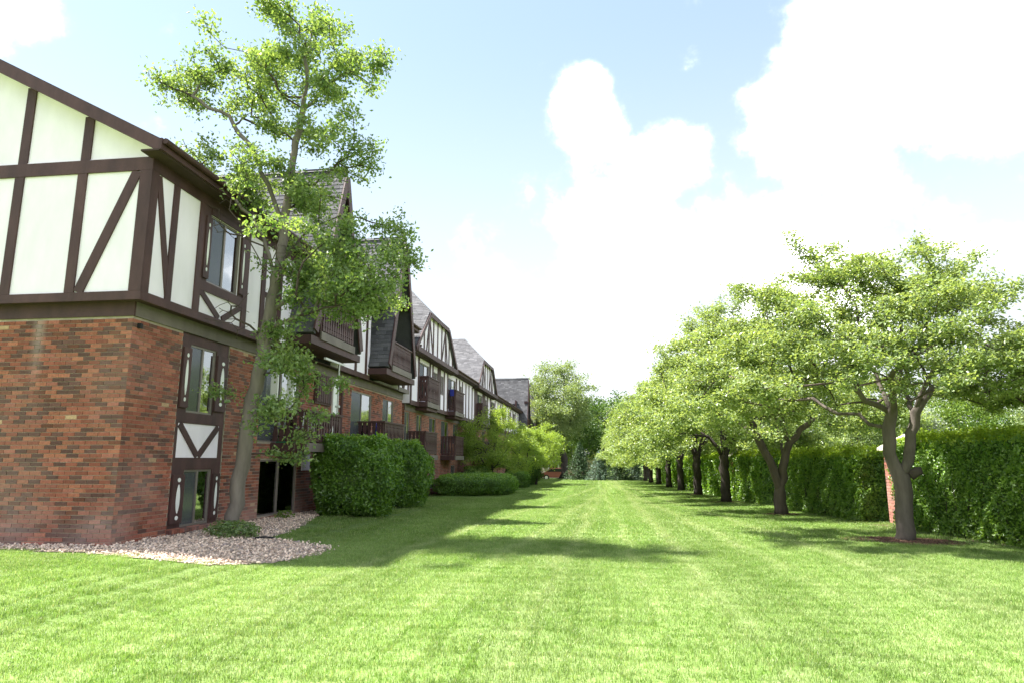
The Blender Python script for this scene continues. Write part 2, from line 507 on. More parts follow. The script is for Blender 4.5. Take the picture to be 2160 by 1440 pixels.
xs = np.concatenate([[-3000, -800, -200, -80, -40], np.linspace(-24, 24, 97), [40, 80, 200, 800, 3000]])
ys = np.concatenate([[-3000, -600, -100, -30], np.linspace(-8, 82, 181), [100, 150, 300, 800, 3000]])
X, Y = np.meshgrid(xs, ys)
V = np.stack([X, Y, gz(X, Y)], -1).reshape(-1, 3)
nx = len(xs); ii = (np.arange(len(ys) - 1)[:, None] * nx + np.arange(nx - 1)).ravel()
F = np.stack([ii, ii + 1, ii + 1 + nx, ii + nx], 1)
struct('lawn', np_mesh('lawn', V, F, 'lawn', smooth=True), 'mown green lawn between the apartments and the hedge row')

GRAVEL = [(-22, 9.18), (-8.8, 9.2), (-7.4, 9.05), (-6.3, 8.72), (-5.2, 8.75), (-4.6, 9.4), (-4.35, 10.4), (-4.5, 11.15), (-5.05, 11.35),
          (-5.75, 11.45), (-5.85, 12.4), (-6.1, 13.6), (-6.6, 15.2), (-7.0, 17.0), (-7.6, 17.0), (-7.6, 9.8), (-22, 9.8)]


def inpoly(px, py, poly):
    px = np.asarray(px); py = np.asarray(py); c = np.zeros(px.shape, bool); j = len(poly) - 1
    for i in range(len(poly)):
        xi, yi = poly[i]; xj, yj = poly[j]
        c ^= ((yi > py) != (yj > py)) & (px < (xj - xi) * (py - yi) / (yj - yi + 1e-12) + xi)
        j = i
    return c


def sheet(name, poly, mat, dz, label, step=.35):
    x0, x1 = min(p[0] for p in poly), max(p[0] for p in poly); y0, y1 = min(p[1] for p in poly), max(p[1] for p in poly)
    gx = np.arange(x0, x1 + step, step); gy = np.arange(y0, y1 + step, step)
    X, Y = np.meshgrid(gx, gy)
    V = np.stack([X, Y, gz(X, Y) + dz], -1).reshape(-1, 3)
    k = len(gx); ii = (np.arange(len(gy) - 1)[:, None] * k + np.arange(k - 1)).ravel()
    F = np.stack([ii, ii + 1, ii + 1 + k, ii + k], 1)
    cen = V[F].mean(1)
    F = F[inpoly(cen[:, 0], cen[:, 1], poly)]
    return struct(name, np_mesh(name, V, F, mat, smooth=True), label)


sheet('gravel_bed', GRAVEL, 'gravel_base', .012, 'pale gravel bed along the foot of the brick walls', .12)


# ------------------------------------------------------------------ scattering with geometry nodes
def hidden_collection(name, meshes):
    c = bpy.data.collections.new(name)
    for me in meshes:
        o = bpy.data.objects.new(me.name, me)
        c.objects.link(o)
    return c


def scatter(name, P, rot, scl, coll, label):
    me = bpy.data.meshes.new(name)
    me.vertices.add(len(P)); me.vertices.foreach_set('co', P.astype(np.float32).ravel())
    a = me.attributes.new('rot', 'FLOAT_VECTOR', 'POINT'); a.data.foreach_set('vector', rot.astype(np.float32).ravel())
    a = me.attributes.new('scl', 'FLOAT_VECTOR', 'POINT'); a.data.foreach_set('vector', scl.astype(np.float32).ravel())
    o = link(name, me); o['kind'] = 'stuff'
    if label: o['label'] = label
    g = bpy.data.node_groups.new(name + '_nodes', 'GeometryNodeTree')
    g.interface.new_socket('Geometry', in_out='INPUT', socket_type='NodeSocketGeometry')
    g.interface.new_socket('Geometry', in_out='OUTPUT', socket_type='NodeSocketGeometry')
    n = NT(g)
    gi = n('NodeGroupInput'); go = n('NodeGroupOutput')
    ci = n('GeometryNodeCollectionInfo', {'Collection': coll, 'Separate Children': True, 'Reset Children': True})
    na = n('GeometryNodeInputNamedAttribute', {'Name': 'rot'}, data_type='FLOAT_VECTOR')
    nb = n('GeometryNodeInputNamedAttribute', {'Name': 'scl'}, data_type='FLOAT_VECTOR')
    ip = n('GeometryNodeInstanceOnPoints', {'Points': gi.outputs[0], 'Instance': ci.outputs[0], 'Pick Instance': True,
                                            'Rotation': na.outputs[0], 'Scale': nb.outputs[0]})
    g.links.new(ip.outputs[0], go.inputs[0])
    md = o.modifiers.new('scatter', 'NODES'); md.node_group = g
    return o


def blade_patch(name, size, count, h, w, r):
    x = r.uniform(-size / 2, size / 2, count) * 1.12; y = r.uniform(-size / 2, size / 2, count) * 1.12
    a = r.uniform(0, 2 * math.pi, count)
    hh = h * r.uniform(.45, 1.15, count)
    lean = r.uniform(.1, .95, count) * hh
    la = r.uniform(0, 2 * math.pi, count)
    ww = w * r.uniform(.6, 1.2, count) / 2
    dx, dy = np.cos(a) * ww, np.sin(a) * ww
    lx, ly = np.cos(la) * lean, np.sin(la) * lean
    z0 = np.full(count, -.01)
    V = np.stack([np.stack([x - dx, y - dy, z0], 1), np.stack([x + dx, y + dy, z0], 1),
                  np.stack([x + dx * .8 + lx * .35, y + dy * .8 + ly * .35, hh * .6], 1), np.stack([x - dx * .8 + lx * .35, y - dy * .8 + ly * .35, hh * .6], 1),
                  np.stack([x + lx, y + ly, hh], 1)], 1).reshape(-1, 3)
    i = np.arange(count)[:, None] * 5
    F = np.concatenate([i + [0, 1, 2], i + [0, 2, 3], i + [3, 2, 4]])
    return np_mesh(name, V, F, 'grass_blade')


def no_grass(x, y):
    bad = inpoly(x, y, [(a, b) for a, b in GRAVEL])
    bad |= (x < -7.3) & (y > 9.6)
    for (mx, my, mr) in MULCH:
        bad |= ((x - mx) ** 2 / (mr * 1.25) ** 2 + (y - my) ** 2 / (mr * .8) ** 2) < 1
    return bad


TREES_R = [(5.54, 13.38), (5.10, 19.98), (4.62, 25.6), (4.45, 31.3), (4.35, 36.8), (4.30, 42.3), (4.15, 47.6), (4.05, 53.0), (4.0, 58.4)]
MULCH = [(x, y, .78 if i == 0 else .45) for i, (x, y) in enumerate(TREES_R)]


def grass():
    r = np.random.default_rng(3)
    for nm, size, cnt, h, w, y0, y1, x0, x1, k in (('grass', .36, 760, .038, .0046, 2.6, 13.0, -13, 12, 5), ('grass', .6, 620, .045, .010, 13.0, 30.0, -8, 13, 4),
                                                  ('grass', 1.2, 800, .055, .022, 30.0, 68.0, -8, 14, 3)):
        coll = hidden_collection('blades', [blade_patch('blade_patch', size, cnt, h, w, r) for _ in range(k)])
        gx = np.arange(x0, x1, size); gy = np.arange(y0, y1, size)
        X, Y = np.meshgrid(gx, gy); X = X.ravel() + r.uniform(-.04, .04, X.size); Y = Y.ravel() + r.uniform(-.04, .04, Y.size)
        keep = (np.abs(X - (-.13 * Y)) < Y * .98 + 2.2)
        keep &= ~no_grass(X, Y)
        X, Y = X[keep], Y[keep]
        # normal of the ground under each patch
        e = .2
        sx = (gz(X + e, Y) - gz(X - e, Y)) / (2 * e); sy = (gz(X, Y + e) - gz(X, Y - e)) / (2 * e)
        P = np.stack([X, Y, gz(X, Y)], 1)
        q = r.integers(0, 4, len(X)) * math.pi / 2
        rot = np.stack([sy * 0, sx * 0, q], 1)
        s = r.uniform(.95, 1.08, len(X)); scl = np.stack([s, s, r.uniform(.8, 1.15, len(X))], 1)
        scatter('grass', P, rot, scl, coll, {2.6: 'short mown grass blades in the near lawn', 13.0: 'short mown grass of the middle lawn', 30.0: 'short mown grass of the far lawn'}[y0])


def ico(r, sub=1):
    import bmesh
    bm = bmesh.new(); bmesh.ops.create_icosphere(bm, subdivisions=sub, radius=r)
    V = np.array([v.co[:] for v in bm.verts]); F = np.array([[v.index for v in f.verts] for f in bm.faces]); bm.free()
    return V, F


def pebbles():
    r = np.random.default_rng(5)
    ms = []
    for i in range(7):
        V, F = ico(.5)
        V = V * r.uniform(.75, 1.25, (len(V), 1)) * np.array([1, r.uniform(.6, .9), r.uniform(.4, .65)])
        ms.append(np_mesh('pebble', V, F, ['pebble_a', 'pebble_a', 'pebble_a', 'pebble_b', 'pebble_b', 'pebble_c', 'pebble_a'][i], smooth=False))
    coll = hidden_collection('pebbles', ms)
    N = 36000
    x = r.uniform(-12, -4.2, N); y = r.uniform(8.6, 17, N)
    jx = x + r.normal(0, .07, N); jy = y + r.normal(0, .07, N)
    k = inpoly(jx, jy, GRAVEL)
    x, y = x[k], y[k]
    s = r.uniform(.02, .054, len(x))
    P = np.stack([x, y, gz(x, y) + .012 + r.uniform(0, .03, len(x))], 1)
    rot = r.uniform(0, 6.28, (len(x), 3)) * np.array([.12, .12, 1])
    scatter('pebbles', P, rot, np.stack([s, s, s], 1), coll, 'cream and tan pebbles round the leaning tree')


def chips():
    r = np.random.default_rng(6)
    ms = []
    for i in range(5):
        a, b = r.uniform(.25, .5), r.uniform(.7, 1.2)
        ms.append(MB().box(-b / 2, b / 2, -a / 2, a / 2, -.06, .06).mesh('wood_chip', 'chip'))
    coll = hidden_collection('chips', ms)
    P = []
    for i, (mx, my, mr) in enumerate(MULCH):
        N = 2600 if i == 0 else (500 if i < 4 else 120)
        a = r.uniform(0, 6.28, N); q = np.sqrt(r.uniform(0, 1, N)) * mr * r.uniform(.9, 1.12, N)
        x = mx + q * np.cos(a) * 1.25; y = my + q * np.sin(a) * .8
        P.append(np.stack([x, y, gz(x, y) + .01 + .03 * (1 - np.clip(q / mr, 0, 1))], 1))
    P = np.concatenate(P)
    s = r.uniform(.035, .075, len(P))
    scatter('mulch', P, r.uniform(-1, 1, (len(P), 3)) * [.35, .35, 3.14], np.stack([s, s, s], 1), coll, 'reddish brown bark mulch rings under the tree row')


grass(); pebbles(); chips()
for i, (mx, my, mr) in enumerate(MULCH):
    sheet('mulch_soil', [(mx + mr * 1.22 * math.cos(a), my + mr * .78 * math.sin(a)) for a in np.linspace(0, 2 * math.pi, 20)[:-1]], 'soil', .006, None, .08 if i == 0 else .12)


# ------------------------------------------------------------------ pieces (bricks, shingles): objects for the nearest, one mesh for the rest
UNIT = {}
def unit(name, mat):
    if (name, mat) not in UNIT:
        UNIT[(name, mat)] = MB().box(-.5, .5, -.5, .5, -.5, .5).mesh(name, mat)
    return UNIT[(name, mat)]


CAMV = Vector((0, 0, 1.45))
def emit(parent, name, items, mats, limit, rest_name):
    """items: (centre, 3 axis vectors scaled to full size, material index)"""
    items.sort(key=lambda t: (Vector(t[0]) - CAMV).length)
    off = -parent.location if (parent.type == 'EMPTY' and parent.parent is None) else Vector((0, 0, 0))
    for c, ax, mi in items[:limit]:
        o = bpy.data.objects.new(name, unit(name, mats[mi])); col.objects.link(o); o.parent = parent
        m = Matrix((ax[0], ax[1], ax[2])).transposed().to_4x4(); m.translation = Vector(c) + off
        o.matrix_local = m
    rest = items[limit:]
    if rest:
        C = np.array([t[0][:] for t in rest]); A = np.array([[a[:] for a in t[1]] for t in rest]); MI = np.array([t[2] for t in rest])
        u = np.array([(-1, -1, -1), (1, -1, -1), (1, 1, -1), (-1, 1, -1), (-1, -1, 1), (1, -1, 1), (1, 1, 1), (-1, 1, 1)]) * .5
        f = np.array([(0, 3, 2, 1), (4, 5, 6, 7), (0, 1, 5, 4), (1, 2, 6, 5), (2, 3, 7, 6), (3, 0, 4, 7)])
        V = C[:, None, :] + np.einsum('ij,njk->nik', u, A)
        F = (np.arange(len(C))[:, None, None] * 8 + f[None]).reshape(-1, 4)
        o = link(rest_name, np_mesh(rest_name, V.reshape(-1, 3), F, mats, np.repeat(MI, 6)), parent)
        o['kind'] = 'stuff'
    return


BM = [b[0] for b in BRICKC]
def pick_brick(r):
    return int(r.choice(6, p=[.38, .20, .24, .11, .062, .008]))


def brick_items(r, o, ud, nd, width, z0, z1, holes, half0=0):
    """bricks over a wall: o = origin at u=0,z=0; ud = along, nd = outward normal; holes (u0,u1,z0,z1)"""
    out = []; ud = Vector(ud); nd = Vector(nd); rh = .0677; L = .2032
    k = 0; z = z0
    while z + rh <= z1 + .02:
        zt = min(z + rh, z1)
        segs = [(0, width)]
        zc = (z + zt) / 2
        for (a, b, c, d) in holes:
            if c < zc < d:
                ns = []
                for (s, e) in segs:
                    if b <= s or a >= e: ns.append((s, e)); continue
                    if a > s: ns.append((s, a))
                    if b < e: ns.append((b, e))
                segs = ns
        off = 0 if (k + half0) % 2 else L / 2
        for s, e in segs:
            u = -L + off
            while u < e:
                a, b = max(u, s), min(u + L, e)
                u += L
                if b - a < .04: continue
                ln = b - a - .0095
                pr = r.uniform(-.0012, .0015)
                cen = Vector(o) + ud * ((a + b) / 2) + nd * (-.05 + pr) + Vector((0, 0, (z + zt) / 2))
                ang = r.uniform(-.004, .004)
                out.append((cen, (ud * ln + nd * ang * ln, nd * .1, Vector((0, 0, zt - z - .0095))), pick_brick(r)))
        z += rh; k += 1
    return out


def wall_cells(mb, axis, fixed0, fixed1, u0, u1, z0, z1, holes, mi=0):
    """slab with rectangular holes; axis 'x' -> slab thickness along x, u = y; axis 'y' -> u = x"""
    us = sorted({u0, u1, *[min(max(v, u0), u1) for h in holes for v in h[:2]]}); zs = sorted({z0, z1, *[min(max(v, z0), z1) for h in holes for v in h[2:]]})
    for a, b in zip(us[:-1], us[1:]):
        run = None
        for c, d in zip(zs[:-1], zs[1:]):
            um, zm = (a + b) / 2, (c + d) / 2
            if any(h[0] < um < h[1] and h[2] < zm < h[3] for h in holes):
                if run: 
                    (mb.box(fixed0, fixed1, a, b, run[0], run[1], mi) if axis == 'x' else mb.box(a, b, fixed0, fixed1, run[0], run[1], mi))
                run = None
            else:
                run = (run[0], d) if run else (c, d)
        if run:
            (mb.box(fixed0, fixed1, a, b, run[0], run[1], mi) if axis == 'x' else mb.box(a, b, fixed0, fixed1, run[0], run[1], mi))


WX = -7.45      # brick face of the long facade
UX = -7.25      # plaster face of the upper storey


def window(parent, X, y0, y1, z0, z1, sliding=True, curtain=True, name='window', depth=.07, glass='glass'):
    """framed window in an opening of the wall whose face is at X"""
    fw = .035
    mb = MB()
    xa, xb = X - depth, X - depth + .05
    mb.box(xa, xb, y0, y0 + fw, z0, z1).box(xa, xb, y1 - fw, y1, z0, z1).box(xa, xb, y0 + fw, y1 - fw, z0, z0 + fw).box(xa, xb, y0 + fw, y1 - fw, z1 - fw, z1)
    ob = part(name, mb, 'alu_frame', parent)
    ym = (y0 + y1) / 2
    if sliding:
        part('mullion', MB().box(xa + .004, xb + .004, ym - .025, ym + .025, z0 + fw, z1 - fw), 'alu_frame', ob)
        if glass == 'glass': part('screen', MB().box(xa + .028, xa + .034, y0 + fw, ym - .025, z0 + fw, z1 - fw), 'insect_screen', ob)
        part('pane', MB().box(xa + .012, xa + .020, y0 + fw, ym - .025, z0 + fw, z1 - fw), glass, ob)
        part('pane', MB().box(xa + .016, xa + .024, ym + .025, y1 - fw, z0 + fw, z1 - fw), glass, ob)
    else:
        part('pane', MB().box(xa + .016, xa + .024, y0 + fw, y1 - fw, z0 + fw, z1 - fw), glass, ob)
    if curtain:
        pts = []; k = 26; c0, c1 = y0 + .05, y0 + (y1 - y0) * random.uniform(.3, .95)
        cm = MB()
        for i in range(k + 1):
            yy = c0 + (c1 - c0) * i / k; xx = X - .22 + .02 * math.sin(i * 2.3)
            cm.v += [(xx, yy, z0 + .02), (xx, yy, z1 - .02)]
        for i in range(k):
            cm.f.append((2 * i, 2 * i + 2, 2 * i + 3, 2 * i + 1)); cm.m.append(0)
        part('curtain', cm, 'curtain', ob)
    part('dark_room', MB().box(X - .9, X - .86, y0 - .3, y1 + .3, z0 - .2, z1 + .2).box(X - .86, X - .12, y0 - .3, y0 - .28, z0 - .2, z1 + .2).box(X - .86, X - .12, y1 + .28, y1 + .3, z0 - .2, z1 + .2)
         .box(X - .86, X - .12, y0 - .3, y1 + .3, z1 + .18, z1 + .2).box(X - .86, X - .12, y0 - .3, y1 + .3, z0 - .2, z0 - .18), 'interior', ob)
    return ob


def timber(parent, mb, mat='brown_paint'):
    return part('timber', mb, mat, parent)


def shutter(parent, X, y0, y1, z0, z1, slot=True):
    """dark board with a white spindle-shaped cut-out showing, between two round holes"""
    o = part('shutter', MB().box(X, X + .035, y0, y1, z0, z1), 'brown_paint', parent)
    ym = (y0 + y1) / 2; h = z1 - z0; zm = (z0 + z1) / 2
    if slot:
        pts = []
        H = h * .30; W = (y1 - y0) * .17
        for i in range(16):
            a = 2 * math.pi * i / 16
            pts.append((X + .037, ym + W * math.cos(a) * abs(math.cos(a)) ** .2, zm + H * math.sin(a)))
        part('cutout', MB().prism(pts, (.003, 0, 0)), 'white_trim', o)
        for s in (-1, 1):
            pts = [(X + .037, ym + W * .8 * math.cos(2 * math.pi * i / 10), zm + s * (H + .075) + .038 * math.sin(2 * math.pi * i / 10)) for i in range(10)]
            part('cutout', MB().prism(pts, (.003, 0, 0)), 'white_trim', o)
    return o


# carved balcony boards -----------------------------------------------------
def board_profile(w, h):
    """half outline of a carved baluster: straight board with notches that read as spindle gaps"""
    prof = [(0, w / 2), (.12, w / 2), (.16, w / 2 - .028), (.20, w / 2), (.30, w / 2 - .012), (.50, w / 2 - .036), (.70, w / 2 - .012), (.80, w / 2), (.84, w / 2 - .028), (.88, w / 2), (1, w / 2)]
    right = [(x, h * t) for t, x in prof]
    return right + [(-x, z) for x, z in right[::-1]]


BAL_MESH = {}
def baluster_mesh(h, axis):
    key = (round(h, 2), axis)
    if key not in BAL_MESH:
        pts = board_profile(.125, h)
        if axis == 'y':
            p = [(0, a, z) for a, z in pts]; mb = MB().prism(p, (.022, 0, 0))
        else:
            p = [(a, 0, z) for a, z in pts]; mb = MB().prism(p, (0, .022, 0))
        BAL_MESH[key] = mb.mesh('baluster', 'brown_paint')
    return BAL_MESH[key]


def balcony(parent, XF, y0, y1, zf, zt, xw=WX, light=True):
    """balcony box projecting from xw to XF; zf floor underside, zt rail top"""
    mb = MB()
    mb.box(xw, XF, y0, y1, zf, zf + .12)
    b = part('balcony', mb, 'brown_paint', parent)
    fm = 'brown_paint'
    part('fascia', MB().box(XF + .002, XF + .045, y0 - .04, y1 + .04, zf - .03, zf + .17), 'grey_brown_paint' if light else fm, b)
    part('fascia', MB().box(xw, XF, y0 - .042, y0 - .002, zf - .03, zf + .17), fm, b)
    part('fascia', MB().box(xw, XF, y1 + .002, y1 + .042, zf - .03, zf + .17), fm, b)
    part('handrail', MB().box(XF - .045, XF + .055, y0 - .05, y1 + .05, zt - .05, zt), fm, b)
    part('handrail', MB().box(xw, XF - .047, y0 - .05, y0 + .04, zt - .05, zt), fm, b)
    part('handrail', MB().box(xw, XF - .047, y1 - .04, y1 + .05, zt - .05, zt), fm, b)
    for yy in (y0 + .03, y1 - .03):
        part('corner_post', MB().box(XF - .08, XF - .0, yy - .04, yy + .04, zf + .12, zt - .05), fm, b)
    part('bottom_rail', MB().box(XF - .02, XF + .0, y0 + .07, y1 - .07, zf + .24, zf + .31), fm, b)
    zb = zf + .20; h = zt - .05 - zb - .002
    me = baluster_mesh(h, 'y'); off = Vector((0, 0, 0))
    nb = max(3, int((y1 - y0 - .1) / .148))
    for i in range(nb):
        o = bpy.data.objects.new('baluster', me); col.objects.link(o); o.parent = b
        o.location = (XF + .003, y0 + .05 + (i + .5) * (y1 - y0 - .1) / nb, zb)
    me = baluster_mesh(h, 'x')
    ns = max(2, int((XF - xw - .1) / .148))
    for yy in (y0 - .024, y1 + .003):
        for i in range(ns):
            o = bpy.data.objects.new('baluster', me); col.objects.link(o); o.parent = b
            o.location = (xw + .02 + (i + .5) * (XF - xw - .1) / ns, yy, zb)
    return b


def shingle_slope(parent, bottom, ud, vd, nd, vlen, urange, limit, r, expo=.142):
    """rows of shingle tabs; urange(v) -> (u0,u1) of each row"""
    bottom = Vector(bottom); ud = Vector(ud).normalized(); vd = Vector(vd).normalized(); nd = Vector(nd).normalized()
    items = []; v = 0; k = 0
    while v < vlen:
        u0, u1 = urange(v + expo / 2)
        u = u0 - r.uniform(0, .25)
        while u < u1:
            w = float(r.choice([.16, .22, .3, .34])) ; a, b = max(u, u0), min(u + w, u1); u += w
            if b - a < .03: continue
            ln = expo + .03
            tilt = (vd * ln - nd * .012)
            c = bottom + ud * (a + b) / 2 + vd * (v + ln / 2) + nd * (.012 + r.uniform(0, .004))
            items.append((c, (ud * (b - a - .006), tilt, nd * .012), int(r.integers(0, 3))))
        v += expo; k += 1
    emit(parent, 'shingle', items, ['shingle_a', 'shingle_b', 'shingle_c'], limit, 'shingles')


rB = np.random.default_rng(11)
A_HALF = 1.62; A_ZB = 4.42; A_ZT = 9.22


def a_frame(B, yc, XR, shingle_limit, xback=-12.6, detail=True):
    """steep gable that stands out over the facade: roof slopes to the second floor, balcony in the opening"""
    roof = MB()
    dy, dz = A_HALF, A_ZT - A_ZB
    L = math.hypot(dy, dz)
    for s in (-1, 1):
        nrm = Vector((0, s * dz / L, dy / L))
        a = Vector((XR, yc, A_ZT)); b = Vector((XR, yc + s * dy, A_ZB))
        t = nrm * -.11
        roof.prism([a + t * (0 if 1 else 0), b, b + t, Vector((XR, yc, A_ZT - .11 * L / dy * .33))], (xback - XR, 0, 0))
    ro = part('steep_roof', roof, 'shingle_b', B)
    # near slope faces the camera side
    n0 = Vector((0, -dz / L, dy / L))
    shingle_slope(ro, (XR - .02, yc - dy, A_ZB), (-1, 0, 0), (0, dy / L, dz / L), n0, L - .02, lambda v: (0, XR - xback - .1), shingle_limit, rB)
    n1 = Vector((0, dz / L, dy / L))
    shingle_slope(ro, (XR - .02, yc + dy, A_ZB), (-1, 0, 0), (0, -dy / L, dz / L), n1, L - .02, lambda v: (0, 1.2), 0, rB)
    part('ridge_cap', MB().prism([(XR + .01, yc - .07, A_ZT - .02), (XR + .01, yc, A_ZT + .045), (XR + .01, yc + .07, A_ZT - .02)], (xback - XR, 0, 0)), 'shingle_a', ro)
    # rake boards on the front edge
    for s in (-1, 1):
        a = Vector((XR + .022, yc, A_ZT - .20)); b = Vector((XR + .022, yc + s * (dy - .075), A_ZB + .05))
        part('rake_board', MB().bar(a, b, .24, .04 + .002 * s, (1, 0, 0)), 'brown_paint', B)
    # boards closing the top, set back
    zc = 6.95
    wc = A_HALF * (A_ZT - zc) / dz
    part('gable_boards', MB().prism([(XR - .4, yc - wc + .1, zc), (XR - .4, yc + wc - .1, zc), (XR - .4, yc, A_ZT - .35)], (-.06, 0, 0)), 'brown_paint', B)
    part('collar_beam', MB().box(XR - .34, XR - .05, yc - wc - .16, yc + wc + .16, zc - .22, zc), 'brown_paint', B)
    # recess: back wall with patio door, slab below
    hole = [(yc - .85, yc + .85, 4.5, 6.5)]
    bw = MB()
    wall_cells(bw, 'x', WX - .1, WX, yc - 1.5, yc + 1.5, 4.45, 7.0, hole)
    part('recess_wall', bw, 'brown_paint', B)
    window(B, WX, yc - .85, yc + .85, 4.5, 6.5, name='patio_door')
    part('balcony_slab', MB().box(WX, XR - .04, yc - A_HALF - .03, yc + A_HALF + .03, 4.17, 4.36), 'brown_paint', B)
    balcony(B, XR - .05, yc - 1.1, yc + 1.1, 4.362, 5.33, xw=WX)
    for s in ():
        part('bracket', MB().bar((WX + .02, yc + s * 1.3, 3.75), (XR - .35, yc + s * 1.3, 4.165), .12, .12, (0, 1, 0)), 'brown_paint', B)


def clipped_gable(B, yc, XF, limit):
    """broad gable with its top clipped back (jerkinhead), white plaster and dark studs in the face"""
    hb, ht, zb, zt = 3.9, 1.80, 5.85, 7.62
    zr, xr, xb = 9.3, XF - 1.6, -13.6
    hw = MB().prism([(XF - .12, yc - hb + .2, zb), (XF - .12, yc + hb - .2, zb), (XF - .12, yc + ht + .05, zt - .06), (XF - .12, yc - ht - .05, zt - .06)], (-.1, 0, 0))
    part('gable_wall', hw, 'stucco', B)
    # studs
    def zlim(y):
        d = abs(y - yc)
        return zt - .08 if d < ht else zt - .08 - (d - ht) * (zt - zb) / (hb - ht)
    for k in range(-4, 5):
        y = yc + k * .78
        if zlim(y) - zb < .2: continue
        timber(B, MB().box(XF - .12, XF - .085, y - .05, y + .05, zb + .1, zlim(y)))
    for s in (-1, 1):
        timber(B, MB().bar((XF - .098, yc + s * 1.5, zt - .2), (XF - .098, yc + s * .85, zb + .1), .09, .032, (1, 0, 0)))
        timber(B, MB().bar((XF - .097, yc + s * 1.95, zb + .1), (XF - .097, yc + s * 1.58, zt - .4), .08, .031, (1, 0, 0)))
    # roof: two slopes and the clipped front hip
    roof = MB()
    th = .14
    for s in (-1, 1):
        pts = [(XF, yc + s * hb, zb), (XF, yc + s * ht, zt), (xr, yc, zr), (xb, yc, zr), (xb, yc + s * hb, zb)]
        lo = [(x, y - s * .05, z - th) for x, y, z in pts]
        k = len(pts)
        roof.poly(pts + lo, [tuple(range(k)) if s < 0 else tuple(range(k))[::-1], tuple(range(k, 2 * k))[::-1] if s < 0 else tuple(range(k, 2 * k))] + [(i, (i + 1) % k, k + (i + 1) % k, k + i) for i in range(k)])
    roof.poly([(XF, yc - ht, zt), (XF, yc + ht, zt), (xr, yc, zr), (XF, yc - ht, zt - th), (XF, yc + ht, zt - th), (xr, yc, zr - th)], [(0, 1, 2), (3, 5, 4), (0, 3, 4, 1)])
    ro = part('clipped_gable_roof', roof, 'shingle_a', B)
    dy, dz = hb, zr - zb
    L = math.hypot(dy, dz)
    def ur(v):
        z = zb + v * dz / L
        x0 = XF if z < zt else XF - (z - zt) / (zr - zt) * 1.6
        return (XF - x0, XF - xb)
    shingle_slope(ro, (XF, yc - hb, zb), (-1, 0, 0), (0, dy / L, dz / L), (0, -dz / L, dy / L), L, ur, limit, rB)
    # edge boards
    for s in (-1, 1):
        part('edge_board', MB().bar((XF + .02, yc + s * (hb + .02), zb - .1), (XF + .02, yc + s * (ht + .02), zt - .1), .2, .04 + .002 * s, (1, 0, 0)), 'brown_paint', B)
    part('edge_board', MB().box(XF + .002, XF + .042, yc - ht + .06, yc + ht - .06, zt - .19, zt + .0), 'brown_paint', B)
    part('sill_board', MB().box(XF - .14, XF + .06, yc - hb + .1, yc + hb - .1, zb - .17, zb + .03), 'brown_paint', B)
    part('soffit', MB().box(UX - .02, XF - .15, yc - hb, yc + hb, zb - .19, zb - .1), 'soffit', B)


def main_roof(B, y0, y1, ze, gaps, slope=.53, ridge_x=-14.0, far_eave=-21.0, xe=-6.95):
    """low main roof; gaps are (y0,y1) intervals where the eave is interrupted by a gable"""
    zr = ze + (xe - ridge_x) * slope
    cut = -7.56
    zc = ze + (xe - cut) * slope
    mb = MB()
    def slab(xa, za, xb_, zb_, a, b):
        a = a + .07 if a == y0 else a
        mb.prism([(xa, a, za), (xb_, a, zb_), (xb_, a, zb_ - .13), (xa, a, za - .13)], (0, b - a, 0))
    ivs = []; y = y0
    for a, b in gaps:
        ivs.append((y, a)); y = b
    ivs.append((y, y1))
    for a, b in ivs:
        slab(cut, zc, xe, ze, a, b)
    slab(ridge_x, zr, cut, zc, y0, y1)
    slab(far_eave, zr - (ridge_x - far_eave) * slope, ridge_x, zr, y0, y1)
    r = part('main_roof', mb, 'shingle_b', B)
    for a, b in ivs:
        part('eave_board', MB().box(xe + .002, xe + .04, a, b, ze - .2, ze - .01), 'brown_paint', r)
        part('gutter', MB().tube([(xe + .085, a + .02, ze - .06), (xe + .085, b - .02, ze - .06)], [.05, .05], 8), 'brown_paint', r)
        part('soffit', MB().box(UX - .02, xe, a, b, ze - .22, ze - .19), 'soffit', r)
    return r, ivs


# ================================================================== first building
B1 = thing('apartment_building', 'nearest apartment building, brick below white half-timbered gable, with two steep shingled A-frame gables', 'building', (-7.45, 9.72, .14))
FY = 9.72
# brick shell
holes = [(11.07, 12.65, .25, 3.80), (14.2, 16.05, .22, 1.46), (14.0, 15.95, 1.86, 3.58), (19.6, 21.45, 1.86, 3.58), (19.7, 21.35, .22, 1.4), (22.65, 23.9, 2.35, 3.6), (22.65, 23.9, .25, 1.3)]
sh = MB()
wall_cells(sh, 'x', WX - .25, WX - .009, FY + .009, 25.0, -.3, 3.79, holes)
sh.box(-21, WX - .25, FY + .009, FY + .2, -.3, 3.79)
sh.box(-21, WX - .25, 24.8, 25.0, -.3, 3.79)
wall = part('brick_wall', sh, 'mortar', B1)
items = brick_items(rB, (WX, FY, 0), (-1, 0, 0), (0, -1, 0), 4.9, .0, 3.76, [], 0)
emit(wall, 'brick', items, BM, 300, 'bricks')
items = brick_items(rB, (WX, FY, 0), (0, 1, 0), (1, 0, 0), 15.28, .0, 3.76, [(a - FY, b - FY, c, d) for a, b, c, d in holes], 1)
emit(wall, 'brick', items, BM, 0, 'bricks')
part('brick_wall', MB().box(-21, WX - 4.9, FY - .001, FY + .008, -.2, 3.76), 'brick_far', B1)
# rowlock sill of bricks under the tall window bay
items = []
for i in range(22):
    y = 11.06 + i * .0735
    items.append((Vector((WX + .015, y + .034, .215)), (Vector((.1, 0, 0)), Vector((0, .064, 0)), Vector((0, 0, .07))), pick_brick(rB)))
emit(wall, 'sill_brick', items, BM, 30, 'x')
